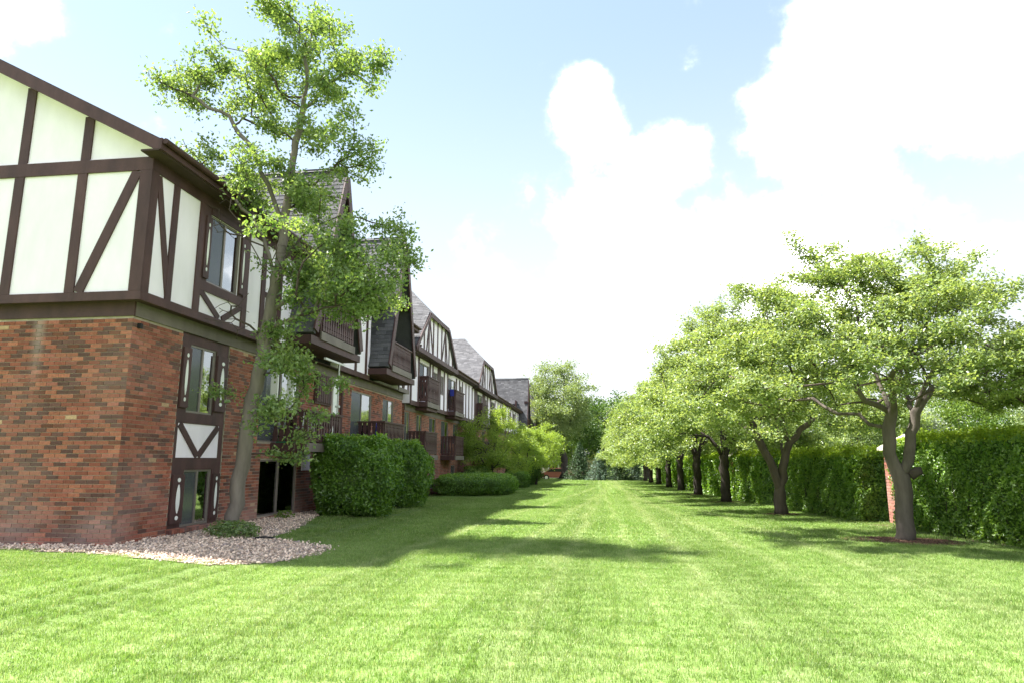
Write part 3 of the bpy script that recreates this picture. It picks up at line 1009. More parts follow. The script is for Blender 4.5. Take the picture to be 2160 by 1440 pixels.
# ledge boards between brick and plaster
part('ledge_board', MB().box(-21, WX + .022, FY - .022, FY + .02, 3.76, 4.0), 'brown_paint', B1)
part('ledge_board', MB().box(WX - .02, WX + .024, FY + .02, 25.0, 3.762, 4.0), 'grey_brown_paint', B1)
part('overhang_soffit', MB().box(-21, UX, 9.55, FY + .3, 3.995, 4.02).box(WX - .3, UX, FY + .3, 25.1, 3.995, 4.02), 'soffit', B1)
part('trim_board', MB().box(-21, UX + .03, 9.52, 9.56, 3.985, 4.13), 'brown_paint', B1)
part('trim_board', MB().box(UX - .01, UX + .032, 9.56, 14.9, 3.983, 4.132), 'brown_paint', B1)
# upper storey shell
uh = [(11.3, 12.4, 4.75, 6.08)]
up = MB()
up.box(-21, UX, 9.55, 9.75, 4.02, 6.45)
wall_cells(up, 'x', UX - .2, UX, 9.75, 14.98, 4.02, 6.45, uh)
part('plaster_wall', MB().box(UX - .2, UX, 17.85, 20.55, 4.02, 6.45), 'stucco', B1)
part('plaster_wall', MB().box(UX - .2, UX, 23.65, 24.9, 4.02, 6.45).box(-21, UX, 24.9, 25.1, 4.02, 6.45), 'stucco', B1)
part('plaster_wall', up, 'stucco', B1)
rs = .53; xe0 = -6.95; zeav = 6.62
def rakez(x): return zeav + (xe0 - x) * rs if x > -14 else zeav + (xe0 + 14) * rs - (-14 - x) * rs
part('gable_wall', MB().prism([(UX, 9.57, 6.449), (UX, 9.57, rakez(UX) - .14), (-14, 9.57, rakez(-14) - .14), (-20.9, 9.57, rakez(-20.9) - .14), (-20.9, 9.57, 6.449)], (0, .15, 0)), 'stucco', B1)
# timbers of the gable end (face y = 9.55)
def ft(x0, x1, z0, z1, pr=.03): return timber(B1, MB().box(x0, x1, 9.55 - pr, 9.549, z0, z1))
xsT = [-8.50, -9.68, -10.86, -12.04, -13.22, -14.4]
ft(UX - .19, UX + .028, 4.132, 6.195, .034)
for x in xsT:
    ft(x - .085, x + .085, 4.132, 6.195)
ft(-21, UX + .03, 6.197, 6.425, .036)
for x in xsT:
    timber(B1, MB().box(x - .085, x + .085, 9.54, 9.569, 6.426, rakez(x) - .2))
timber(B1, MB().bar((-8.34, 9.536, 4.135), (-7.50, 9.536, 6.19), .17, .026, (0, 1, 0)))
timber(B1, MB().bar((-11.90, 9.536, 4.135), (-11.05, 9.536, 6.19), .17, .026, (0, 1, 0)))
# rake boards with the roof edge above
rk = MB()
pts = [(-6.93, 9.28, rakez(-6.93) - .02), (-6.93, 9.28, rakez(-6.93) - .2), (-7.05, 9.28, rakez(-7.05) - .235), (-14, 9.28, rakez(-14) - .27), (-14, 9.28, rakez(-14) - .02)]
part('rake_board', MB().prism(pts, (0, .05, 0)), 'brown_paint', B1)
pts = [(-14.002, 9.30, rakez(-14) - .02), (-14.002, 9.30, rakez(-14) - .27), (-21, 9.30, rakez(-21) - .25), (-21, 9.30, rakez(-21) - .02)]
part('rake_board', MB().prism(pts, (0, .05, 0)), 'brown_paint', B1)
part('rake_soffit', MB().prism([(-6.98, 9.35, rakez(-6.98) - .15), (-14, 9.35, rakez(-14) - .15), (-14, 9.35, rakez(-14) - .18), (-6.98, 9.35, rakez(-6.98) - .18)], (0, .22, 0)), 'stucco', B1)
AY1, AY2 = 16.3, 22.05
ag = A_HALF * (A_ZT - 6.6) / (A_ZT - A_ZB)
main_roof(B1, 9.26, 25.3, zeav, [(AY1 - ag, AY1 + ag), (AY2 - ag, AY2 + ag)])
# timbers of the long side (face x = UX)
def stt(y0, y1, z0, z1, pr=.03): return timber(B1, MB().box(UX + .001, UX + pr, y0, y1, z0, z1))
stt(9.55, 9.71, 4.134, 6.2, .029)
stt(9.55, 14.95, 6.2, 6.40, .033)
timber(B1, MB().bar((UX + .014, 9.72, 6.17), (UX + .014, 10.22, 4.14), .13, .024, (1, 0, 0)))
stt(10.14, 10.29, 4.134, 6.198)
stt(10.93, 11.11, 4.134, 6.198); stt(12.58, 12.76, 4.134, 6.198)
stt(11.112, 12.578, 4.56, 4.74, .028); stt(11.112, 11.298, 4.742, 6.198, .012); stt(12.402, 12.578, 4.742, 6.198, .012); stt(11.3, 12.4, 6.082, 6.198, .028)
timber(B1, MB().bar((UX + .014, 11.12, 4.55), (UX + .014, 11.78, 4.15), .12, .024, (1, 0, 0)))
timber(B1, MB().bar((UX + .015, 12.57, 4.55), (UX + .015, 11.90, 4.15), .12, .025, (1, 0, 0)))
stt(13.33, 13.50, 4.134, 6.198); stt(14.1, 14.28, 4.134, 6.198); stt(14.85, 15.0, 4.134, 6.198)
stt(13.5, 14.1, 5.0, 5.12, .026)
for y0 in (18.1, 19.2, 20.1): stt(y0, y0 + .14, 4.134, 6.198)
part('trim_board', MB().box(UX - .01, UX + .032, 17.9, 20.5, 3.983, 4.132), 'brown_paint', B1)
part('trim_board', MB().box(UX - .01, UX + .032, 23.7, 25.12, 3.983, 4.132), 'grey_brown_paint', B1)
for y0 in (23.7, 24.95): stt(y0, y0 + .14, 4.134, 6.198)
timber(B1, MB().bar((UX + .014, 23.85, 5.1), (UX + .014, 24.3, 4.15), .1, .024, (1, 0, 0)))
timber(B1, MB().bar((UX + .015, 24.9, 5.1), (UX + .015, 24.42, 4.15), .1, .025, (1, 0, 0)))
# upper window with shutters
window(B1, UX, 11.3, 12.4, 4.75, 6.08)
shutter(B1, UX + .014, 11.12, 11.298, 4.80, 6.0); shutter(B1, UX + .014, 12.402, 12.575, 4.80, 6.0)
# tall bay of two windows and the V panel
def bay(B, y0, y1, z0, z1, wa, wb, v0, v1):
    """y0..y1 bay; wa/wb = (y0,y1,z0,z1) of the windows; v0..v1 = height of the plaster panel"""
    Xf = WX - .02
    hs = [wa, wb]
    m = MB(); wall_cells(m, 'x', Xf - .12, Xf, y0, y1, z0, z1, hs + [(y0 + .08, y1 - .12, v0, v1)])
    f = part('window_bay', m, 'brown_paint', B)
    part('plaster_panel', MB().box(Xf - .1, Xf - .012, y0 + .08, y1 - .12, v0, v1), 'stucco', B)
    ym = (y0 + y1 - .04) / 2
    timber(B, MB().bar((Xf - .002, y0 + .13, v1 - .02), (Xf - .002, ym - .02, v0 + .03), .13, .02, (1, 0, 0)))
    timber(B, MB().bar((Xf - .003, y1 - .17, v1 - .02), (Xf - .003, ym + .02, v0 + .03), .13, .02, (1, 0, 0)))
    for w in hs:
        window(B, Xf, *w)
        shutter(B, Xf + .002, y0 + .03, w[0] - .005, w[2] + .08, w[3] - .08)
        shutter(B, Xf + .002, w[1] + .005, y1 - .03, w[2] + .08, w[3] - .08)
bay(B1, 11.09, 12.63, .255, 3.755, (11.36, 12.22, 2.32, 3.58), (11.46, 12.36, .27, 1.28), 1.5, 2.12)
# other openings
window(B1, WX, 14.2, 16.05, .22, 1.46, name='patio_door', curtain=False, glass='shaded_glass')
window(B1, WX, 14.0, 15.95, 1.86, 3.58, name='patio_door')
window(B1, WX, 19.6, 21.45, 1.86, 3.58, name='patio_door')
window(B1, WX, 19.7, 21.35, .22, 1.4)
window(B1, WX, 22.65, 23.9, 2.35, 3.6); window(B1, WX, 22.65, 23.9, .25, 1.3)
# casement standing open behind the lower balcony
for y_ in (14.40, 15.2): part('open_casement', MB().box(WX + .03, WX + .2, y_, y_ + .04, 2.6, 3.5), 'white_trim', B1)
# slatted closet door, white panel and balconies
cl = part('closet_door', MB().box(WX + .002, WX + .06, 16.82, 17.9, 2.95, 3.76), 'brown_paint', B1)
for i in range(7):
    part('slat', MB().box(WX + .061, WX + .085, 16.86 + i * .148, 16.98 + i * .148, 3.0, 3.74), 'brown_paint', cl)
part('white_panel', MB().box(WX + .002, WX + .05, 18.05, 18.35, 1.9, 3.75), 'white_trim', B1)
part('downpipe', MB().tube([(WX + .08, 18.62, .3), (WX + .08, 18.62, 3.7)], [.045, .045], 8), 'brown_paint', B1)
balcony(B1, -6.6, 14.65, 16.65, 1.68, 2.6)
balcony(B1, -6.6, 20.2, 22.4, 1.68, 2.66)
part('balcony_post', MB().box(-6.72, -6.62, 16.5, 16.6, .1, 1.68), 'brown_paint', B1)
part('white_panel', MB().box(WX + .002, WX + .03, 16.3, 16.75, 1.2, 1.6), 'stucco', B1)
a_frame(B1, AY1, -6.58, 300)
a_frame(B1, AY2, -6.58, 0)
part('outlet_box', MB().box(WX + .0, WX + .06, 9.83, 9.89, 3.58, 3.66), 'rubber_black', B1)
part('end_wall_far', MB().box(-20.9, -14.0, 25.02, 25.05, 0, 3.7), 'brick_far', B1)


# ================================================================== second and third buildings
def plain_building(label, y0, y1, holes_low, holes_up, loc):
    B = thing('apartment_building', label, 'building', loc)
    m = MB()
    wall_cells(m, 'x', WX - .25, WX, y0, y1, -.8, 3.62, holes_low)
    m.box(-21, WX - .25, y0, y0 + .2, -.8, 3.62).box(-21, WX - .25, y1 - .2, y1, -.8, 3.62)
    part('brick_wall', m, 'brick_far', B)
    part('ledge_board', MB().box(WX - .02, WX + .025, y0, y1, 3.4, 3.64), 'grey_brown_paint', B)
    part('overhang_soffit', MB().box(WX - .3, UX, y0, y1, 3.645, 3.67), 'soffit', B)
    u = MB(); wall_cells(u, 'x', UX - .2, UX, y0, y1, 3.67, 5.75, holes_up)
    u.box(-21, UX - .2, y0, y0 + .2, 3.67, 5.75).box(-21, UX - .2, y1 - .2, y1, 3.67, 5.75)
    part('plaster_wall', u, 'stucco', B)
    part('trim_board', MB().box(UX + .001, UX + .034, y0, y1, 3.62, 3.8), 'brown_paint', B)
    return B


def dress_upper(B, segs, z0=3.8, z1=5.68, mat='brown_paint'):
    for a, b in segs:
        timber(B, MB().box(UX + .001, UX + .03, a, b, z0, z1), mat)


hl = [(25.35, 26.1, 1.75, 3.35), (27.1, 28.0, 1.75, 3.35), (29.25, 30.5, 2.3, 3.35), (31.6, 33.2, 1.75, 3.35), (34.3, 35.5, 2.3, 3.35), (29.4, 30.5, .2, 1.2), (33.9, 34.9, .2, 1.2),
      (39.6, 41.3, 1.75, 3.35), (43.2, 44.4, 2.3, 3.35), (45.8, 47.4, 1.75, 3.35)]
hu = [(26.6, 28.3, 3.95, 5.5), (29.0, 29.8, 4.5, 5.4), (30.4, 31.1, 4.5, 5.4), (32.0, 33.9, 3.95, 5.5), (34.9, 35.5, 4.5, 5.4), (40.2, 42.1, 3.95, 5.5), (43.1, 43.9, 4.5, 5.4), (45.6, 47.4, 3.95, 5.5)]
B2 = plain_building('second apartment building along the lawn, brick below broad clipped gables with white and brown studs', 25.32, 50.0, hl, hu, (-7.45, 25.3, 0))
for h in hl: window(B2, WX, *h, name='window' if h[2] > 2 or h[2] < 1 else 'patio_door')
for h in hu: window(B2, UX, *h, name='window' if h[2] > 4.2 else 'patio_door')
dress_upper(B2, [(25.32, 25.5), (26.42, 26.598), (28.302, 28.5), (28.82, 28.998), (29.802, 30.398), (31.102, 31.25), (31.85, 31.998), (33.902, 34.1), (34.72, 34.898), (35.502, 35.65), (36.5, 36.65), (37.4, 37.55), (38.4, 38.55), (39.2, 40.198), (42.102, 43.098), (43.902, 44.2), (45.2, 45.598), (47.402, 47.6), (48.8, 49.0)])
main_roof(B2, 25.35, 50.2, 6.0, [(25.4, 32.7), (38.8, 46.4)], xe=-6.95)
clipped_gable(B2, 28.75, -6.9, 0)
clipped_gable(B2, 42.5, -6.9, 0)
for (a, b) in ((26.7, 28.7), (32.2, 34.3), (40.0, 42.0), (45.6, 47.6)):
    balcony(B2, -6.9, a, b, 3.66, 4.9, xw=UX)
    part('balcony_beam', MB().box(WX, -6.94, a + .1, b - .1, 3.50, 3.625), 'brown_paint', B2)
for (a, b) in ((25.9, 27.9), (31.6, 33.6), (39.4, 41.4), (45.6, 47.4)):
    balcony(B2, -6.75, a, b, 1.5, 2.6)

hu3 = [(51.5, 53.0, 4.2, 5.5), (55.0, 56.2, 4.2, 5.5), (58.0, 59.4, 4.2, 5.5)]
B3 = plain_building('farthest apartment building, grey shingled steep gables standing edge on beside the tall far tree', 50.3, 75.0, [(57.0, 58.5, 2.3, 3.3), (64.5, 66, 2.3, 3.3)], hu3, (-7.45, 50.3, -.2))
for h in hu3: window(B3, UX, *h)
dress_upper(B3, [(50.3, 50.5), (51.2, 51.498), (53.002, 53.3), (54.7, 54.998), (56.202, 56.5), (57.6, 57.998), (59.402, 59.7), (60.9, 61.1)])
main_roof(B3, 50.35, 75.2, 6.0, [(63.4 - 1.1, 63.4 + 1.1), (69.2 - 1.1, 69.2 + 1.1)])
a_frame(B3, 63.4, -6.40, 0, xback=-11)
a_frame(B3, 69.2, -6.15, 0, xback=-11)

# ------------------------------------------------------------------ small things on the balconies
def lathe(name, prof, mat, loc, label, cat, k=14):
    t = thing(name, label, cat, loc, local=True)
    mb = MB(); mb.tube([(0, 0, z) for r, z in prof], [r for r, z in prof], k)
    link('body', mb.mesh('body', mat, True), t)
    return t
t = lathe('flower_pot', [(.09, 0), (.14, .2), (.15, .22), (.13, .22)], 'terracotta', (-6.75, 20.55, 1.80), 'orange clay flower pot on the floor of the second lower balcony', 'flower pot')
Vv, Ff = leaves(np.random.default_rng(1).normal(0, .07, (90, 3)) + [0, 0, .32], .07); link('foliage', np_mesh('foliage', Vv, Ff, 'leaf_bush'), t)
t = thing('parasol', 'closed blue parasol leaning in the corner of the second lower balcony', 'parasol', (-6.95, 20.4, 1.8), local=True)
link('canopy', MB().tube([(0, 0, .1), (0, 0, .2), (.02, .02, .72), (.03, .03, .82)], [.03, .06, .045, .01], 8).mesh('canopy', 'blue_cloth', True), t)
link('pole', MB().tube([(0, 0, 0), (.033, .033, .88)], [.012, .012], 6).mesh('pole', 'pole_grey'), t)
t = thing('towel', 'blue towel hanging over the upper balcony rail of the second building', 'towel', (-6.95, 32.15, 4.9), local=True)
link('cloth', MB().box(-.2, .0, -.062, -.052, -.32, .012).box(-.2, .0, -.06, .05, .002, .014).mesh('cloth', 'blue_cloth'), t)
t = thing('planter_box', 'long green planter box on the nearest lower balcony', 'planter', (-7.0, 14.75, 1.80), local=True)
link('box', MB().box(-.35, .3, -.08, .08, 0, .16).mesh('box', 'green_plastic'), t)
link('soil', MB().box(-.34, .29, -.07, .07, .161, .165).mesh('soil', 'soil'), t)
# T-shaped pole on the nearest lower balcony
t = thing('clothes_pole', 'thin pale grey T-shaped pole rising above the nearest lower balcony', 'pole', (-6.66, 16.55, 1.80), local=True)
link('pole', MB().tube([(0, 0, 0), (0, 0, 2.12)], [.022, .022], 8).mesh('pole', 'pole_grey'), t)
link('crossbar', MB().box(-.03, .03, -.95, .28, 2.12, 2.17).mesh('crossbar', 'pole_grey'), t)
link('clamp', MB().box(-.05, .05, -.05, .05, 1.0, 1.05).mesh('clamp', 'pole_grey'), t)
t = thing('folding_chair', 'white folding chair on the nearest lower balcony', 'chair', (-7.1, 15.6, 1.80), local=True)
link('seat', MB().box(-.2, .2, -.2, .2, .42, .45).mesh('seat', 'white_trim'), t)
link('backrest', MB().box(-.2, .2, .2, .23, .5, .85).mesh('backrest', 'white_trim'), t)
for sx in (-1, 1):
    for sy in (-1, 1):
        link('leg', MB().tube([(sx * .18, sy * .18, 0), (sx * .18, sy * .15, .42 if sy < 0 else .85)], [.012, .012], 6).mesh('leg', 'white_trim'), t)
# drain hose in the pebbles
t = thing('drain_hose', 'short black drain hose lying on the pebbles near the leaning tree', 'hose', (-5.75, 11.2, G(-5.75, 11.2)), local=True)
link('hose', MB().tube([(-.12, -.06, .03), (-.04, .0, .05), (.06, .01, .055), (.14, .06, .04), (.2, .1, .02)], [.017] * 5, 8).mesh('hose', 'rubber_black', True), t)


# ------------------------------------------------------------------ trees
def grow(seeds, targets, bf=.35, step=.28, wob=.05, r=None, sag=0.0):
    """seeds: list of (parent node index or -1, [(xyz), ...]); returns nodes, parents"""
    r = r or rng
    P = []; PA = []; LEN = []
    def add(p, pa):
        P.append(np.array(p, float)); PA.append(pa)
        LEN.append(0 if pa < 0 else LEN[pa] + np.linalg.norm(P[-1] - P[pa]))
        return len(P) - 1
    for pts in seeds:
        pts = [np.array(p, float) for p in pts]
        if not P:
            cur = add(pts[0], -1)
        else:
            A = np.array(P); cur = int(np.argmin(((A - pts[0]) ** 2).sum(1)))
        for a, b in zip(pts[:-1], pts[1:]):
            k = max(1, int(np.ceil(np.linalg.norm(b - a) / step)))
            for i in range(1, k + 1):
                q = a + (b - a) * i / k
                if i < k: q = q + r.normal(0, wob * .5, 3)
                cur = add(q, cur)
    nseed = len(P)
    T = np.array(targets); alive = np.ones(len(T), bool)
    A = np.array(P); Lz = np.array(LEN)
    D = np.linalg.norm(T[:, None] - A[None], axis=2) + bf * Lz[None]
    best = D.argmin(1); bc = D.min(1)
    tips = []
    while alive.any():
        i = int(np.argmin(np.where(alive, bc, 1e9)))
        alive[i] = False
        pa = int(best[i]); a = P[pa]; b = T[i]; d = np.linalg.norm(b - a)
        k = max(1, int(d / step)); cur = pa; new = []
        for j in range(1, k + 1):
            t = j / k; q = a + (b - a) * t
            if j < k:
                q = q + r.normal(0, wob, 3) + np.array([0, 0, (sag + .12) * d * t * (1 - t)])
            cur = add(q, cur); new.append(cur)
        tips.append(cur)
        for c in new:
            dd = np.linalg.norm(T - P[c], axis=1) + bf * LEN[c]
            m = dd < bc; bc = np.where(m, dd, bc); best = np.where(m, c, best)
    return np.array(P), np.array(PA), tips, nseed


def radii(P, PA, tips, rtip=.006, ex=.42, base=None):
    cnt = np.zeros(len(P)); ch = [0] * len(P)
    for i in range(len(P)):
        if PA[i] >= 0: ch[PA[i]] += 1
    for i in range(len(P)):
        if ch[i] == 0: cnt[i] = 1
    for i in range(len(P) - 1, 0, -1):
        if PA[i] >= 0: cnt[PA[i]] += cnt[i]
    R_ = rtip * cnt ** ex
    if base: R_ = R_ * 1.0 * (base / R_[0]) ** (np.log(np.maximum(cnt, 1)) / math.log(max(cnt[0], 2)))
    return R_


def tubes(P, PA, R_, kbig=9, flare=0.0, jit=.05, r2=.03):
    kids = {}
    for i, p in enumerate(PA):
        if p >= 0: kids.setdefault(int(p), []).append(i)
    big = MB(); small = MB()
    stack = [(0, -1)]
    while stack:
        s, pa = stack.pop()
        ch = [] if pa < 0 else [pa]
        cur = s
        while True:
            ch.append(cur)
            k = kids.get(cur, [])
            if not k: break
            k = sorted(k, key=lambda a: -R_[a])
            for o in k[1:]: stack.append((o, cur))
            cur = k[0]
        rad = [R_[c] for c in ch]
        if pa >= 0: rad[0] = rad[1]
        pts = [P[c] for c in ch]
        if pa < 0 and flare:
            rad = [q * (1 + flare * math.exp(-np.linalg.norm(P[c] - P[0]) / .16)) for q, c in zip(rad, ch)]
        mx = max(rad)
        (big if mx > r2 else small).tube(pts, rad, kbig if mx > .08 else (6 if mx > .03 else 4), jit=jit if mx > .03 else 0)
    return big, small


def clumps(r, fn, ncl, per, sig):
    """fn() -> centre; returns points in tight clumps"""
    out = []
    for _ in range(ncl):
        c = np.array(fn())
        out.append(c + r.normal(0, 1, (per, 3)) * sig)
    return np.concatenate(out)


def foliage_on(P, PA, R_, r, n, sig, size, thr=.012, up=.35, tips=None, extra=3, aspect=.6):
    """leaves round the thin twigs"""
    idx = np.where(R_ < thr)[0]
    w = np.ones(len(idx))
    if tips is not None:
        tt = np.isin(idx, tips); w[tt] = extra
    pick = r.choice(idx, n, p=w / w.sum())
    t = r.uniform(0, 1, (n, 1)); pa = PA[pick]; pa = np.where(pa < 0, pick, pa)
    Q = P[pick] * t + P[pa] * (1 - t) + r.normal(0, 1, (n, 3)) * (sig * np.array([1.1, 1.1, .6]))
    return leaves(Q, size, up, None, r, aspect)


def make_tree(root, seeds, targets, base_r, leaf_mat, bark, nleaf, lsize, sig, r, bf=.35, up=.35, bare=None, clear=None, flare=.35, thr=.014, step=.28, wob=.05, extra=3, rtip=.006):
    nb = 0 if bare is None else len(bare)
    allT = np.concatenate([bare, targets]) if nb else np.array(targets)
    P, PA, tips, ns = grow(seeds, allT, bf, step, wob, r)
    R_ = radii(P, PA, tips, rtip, .42, base_r)
    big, small = tubes(P, PA, R_, flare=flare)
    off = root.location if not root.get('_local') else None
    link('trunk', big.mesh('trunk', bark, True), root)
    if small.v:
        bo = link('branches', small.mesh('branches', 'twig' if bark != 'bark_dark' else bark, False), root)
        bo['kind'] = 'stuff'
    Rl = R_.copy()
    if nb:
        # bare twigs carry no leaves
        for b in bare:
            d = np.linalg.norm(P - b, axis=1); Rl[(d < .33)] = 1
    if clear:
        Rl[(np.hypot(P[:, 0], P[:, 1]) < clear[0]) & (P[:, 2] < clear[1])] = 1
    V, F = foliage_on(P, PA, Rl, r, nleaf, sig, lsize, thr, up, tips, extra)
    link('crown', np_mesh('crown', V, F, leaf_mat), root)


# the tall tree leaning in front of the first building
rT = np.random.default_rng(21)
LT = thing('leaning_tree', 'tall thin tree with leaning grey trunk in front of the nearest brick building', 'tree', (-6.58, 11.7, .1))
trunk = [(-6.58, 11.7, 0.02), (-6.54, 11.7, 1.11), (-6.43, 11.7, 2.06), (-6.29, 11.7, 3.03), (-6.13, 11.7, 4.21), (-6.0, 11.7, 5.14), (-5.95, 11.7, 5.91), (-5.89, 11.7, 6.69), (-5.84, 11.7, 7.49), (-5.71, 11.7, 8.4), (-5.68, 11.7, 9.23), (-5.66, 11.7, 10.19)]
limbs = [[[-5.95, 11.7, 5.91], [-6.6, 11.5, 7.43], [-7.11, 11.4, 8.18], [-7.87, 11.3, 8.6], [-8.75, 11.2, 8.99]], [[-5.84, 11.7, 7.49], [-5.48, 11.8, 7.87], [-4.89, 11.9, 7.93], [-4.3, 12, 7.69]],
         [[-5.71, 11.7, 8.4], [-5.23, 11.6, 8.78], [-4.55, 11.5, 9.04], [-3.96, 11.5, 9.09]], [[-6.04, 11.7, 4.96], [-6.33, 11.6, 5.73], [-6.77, 11.3, 6.34], [-7.31, 11.1, 6.87], [-7.77, 11.0, 7.5]],
         [[-6.0, 11.7, 5.14], [-5.56, 11.9, 5.89], [-5.01, 12.1, 6.25], [-4.24, 12.3, 6.12], [-3.76, 12.4, 5.91]], [[-6.13, 11.7, 4.21], [-5.5, 11.8, 4.75], [-4.75, 12.0, 4.82], [-4.0, 12.1, 4.79]],
         [[-6.2, 11.7, 3.84], [-5.64, 11.5, 4.01], [-4.9, 11.3, 4.18], [-4.17, 11.2, 4.25]], [[-6.33, 11.7, 2.94], [-5.96, 11.7, 3.11], [-5.59, 11.7, 3.2]], [[-6.38, 11.7, 2.41], [-6.02, 11.8, 2.49], [-5.71, 11.9, 2.05]],
         [[-5.89, 11.7, 6.69], [-5.42, 11.8, 6.81], [-5.06, 12, 7.34], [-4.48, 12.2, 7.3]]]
blobs = [(-5.82, 10.31, .75, .42, 1), (-6.2, 9.81, .67, .42, 1), (-8.33, 9.01, .63, .35, 1), (-7.4, 9.21, .67, .33, 1), (-5.73, 8.81, .84, .46, 1.3), (-4.55, 9.14, .63, .32, .9), (-6.5, 8.14, .67, .33, .6),
         (-4.88, 7.63, .67, .35, .8), (-7.65, 7.24, .54, .42, 1), (-6.41, 6.82, .75, .42, 1.2), (-5.52, 6.77, .5, .38, 1), (-4.24, 6.12, .58, .29, .5), (-5.05, 5.3, .75, .5, 1.7), (-4.1, 4.98, .58, .54, 1.5),
         (-5.5, 4.75, .58, .42, 1.2), (-4.53, 4.26, .67, .33, 1.1), (-5.75, 3.65, .46, .40, .9), (-5.6, 2.95, .28, .35, .5), (-5.55, 2.25, .38, .34, .9), (-5.62, 1.75, .3, .2, .4), (-5.32, 3.28, .38, .29, .6), (-6.75, 2.95, .23, .18, .15),
         (-6.35, 5.93, .42, .29, .3), (-5.0, 6.16, .38, .25, .3)]
tg = []
for x, z, rx, rz, w in blobs:
    k = max(1, int(13 * w * rx / .6))
    for _ in range(k):
        c = np.array([x, 11.7 + rT.normal(0, .35 + .25 * rx), z]) + rT.uniform(-1, 1, 3) * [rx, .3, rz]
        c[2] = c[2]
        tg.append(c + rT.normal(0, .10, (4, 3)))
tg = np.concatenate(tg)
tg[:, 0] = np.maximum(tg[:, 0], np.where(tg[:, 2] < 6.9, -6.95, -20))
bare = np.concatenate([np.array([-6.62, 11.2, 4.0]) + rT.normal(0, .16, (26, 3)), np.array([-6.8, 11.0, 5.9]) + rT.normal(0, .2, (20, 3)), np.array([-5.4, 11.0, 5.2]) + rT.normal(0, .25, (20, 3))])
make_tree(LT, [trunk] + limbs, tg, .135, 'leaf_maple', 'bark_pale', 43000, .082, .11, rT, bf=.25, bare=bare, step=.25, flare=.25)
# suckers at its foot
def leafy(root_name, label, cat, cx, cy, rx, ry, h, n, lsize, mat, core=True, boxy=3.0, z0=None, r=None, group=None, lump=.085, up=.2):
    """clipped or rounded leafy mass: outward leaves on a lumpy body, dark stems inside"""
    r = r or np.random.default_rng(int(abs(cx * 91 + cy * 37)) % 9999)
    zb = G(cx, cy) if z0 is None else z0
    t = thing(root_name, label, cat, (cx, cy, zb), group=group, local=True)
    u = r.normal(size=(n, 3)); u /= np.linalg.norm(u, axis=1)[:, None]
    e = 2 / boxy
    q = np.sign(u) * np.abs(u) ** e
    q /= (np.abs(q) ** boxy).sum(1)[:, None] ** (1 / boxy)
    ph = r.uniform(0, 6.28, 6)
    bump = 1 + lump * (np.sin(u[:, 0] * 5 + ph[0]) * np.sin(u[:, 1] * 5 + ph[1]) + np.sin(u[:, 2] * 7 + ph[2] + u[:, 0] * 4) * .7 + .5 * np.sin(u[:, 0] * 13 + ph[3]) * np.sin(u[:, 2] * 12 + ph[4]))
    depth = 1 - np.abs(r.normal(0, .085, n)) + .03
    S = np.array([rx, ry, h / 2])
    P = q * S * (bump * depth)[:, None] + [0, 0, h / 2]
    P[:, 2] = np.maximum(P[:, 2], .01)
    nrm = q ** 3 / S if boxy > 2.5 else q / S
    nrm /= np.linalg.norm(nrm, axis=1)[:, None] + 1e-9
    V, F = leaves(P, lsize, up, nrm, r)
    new = (P[:, 2] + r.normal(0, .07, len(P)) > h - .16).astype(int) if mat == 'leaf_bush' else np.zeros(len(P), int)  # bush tops take the lighter hedge leaf: sunlight put into the colour
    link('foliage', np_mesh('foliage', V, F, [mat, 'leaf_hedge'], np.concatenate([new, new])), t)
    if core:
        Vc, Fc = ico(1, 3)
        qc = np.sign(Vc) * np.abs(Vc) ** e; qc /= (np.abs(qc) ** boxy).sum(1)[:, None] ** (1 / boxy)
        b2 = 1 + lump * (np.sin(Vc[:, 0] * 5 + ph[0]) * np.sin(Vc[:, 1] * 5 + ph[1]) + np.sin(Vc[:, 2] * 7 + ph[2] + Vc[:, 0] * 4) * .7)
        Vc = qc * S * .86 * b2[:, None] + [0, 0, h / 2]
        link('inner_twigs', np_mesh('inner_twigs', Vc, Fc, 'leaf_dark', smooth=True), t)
    return t


leafy('sucker_shrub', 'small bright green shoots round the foot of the leaning tree', 'shrub', -6.35, 11.3, .42, .35, .30, 1500, .06, 'leaf_maple', core=False, boxy=2, z0=.1, lump=.2, up=.5)


# the row of hawthorns on the right
def dome_targets(r, cx, cz, rad, h, ncl, per, sig, droop=.35, ry=.72, pw=2.2):
    out = []
    for _ in range(ncl):
        a = r.uniform(0, 2 * math.pi); rho = r.uniform(0, 1) ** .5
        top = h * (1 - rho ** pw) ** .85 * (1 + .06 * math.sin(3 * a + cx * 7) + .05 * math.sin(5 * a + 1))
        bot = .95 * max(0, 1 - rho / .5) - droop * max(0, rho - .55) * 2.2
        t = r.uniform(0, 1) ** .62
        c = np.array([math.cos(a) * rho * rad, math.sin(a) * rho * rad * ry, bot + (max(top, bot + .3) - bot) * t])
        out.append(np.array([cx, 0, cz]) + c + r.normal(0, 1, (per, 3)) * sig)
    return np.concatenate(out)


def spikes(r, pts, k=4):
    out = []
    for (x, y, z, dx, dz) in pts:
        for i in range(k):
            out.append((x + dx * i / k + r.normal(0, .03), y + r.normal(0, .03), z + dz * i / k))
    return np.array(out)


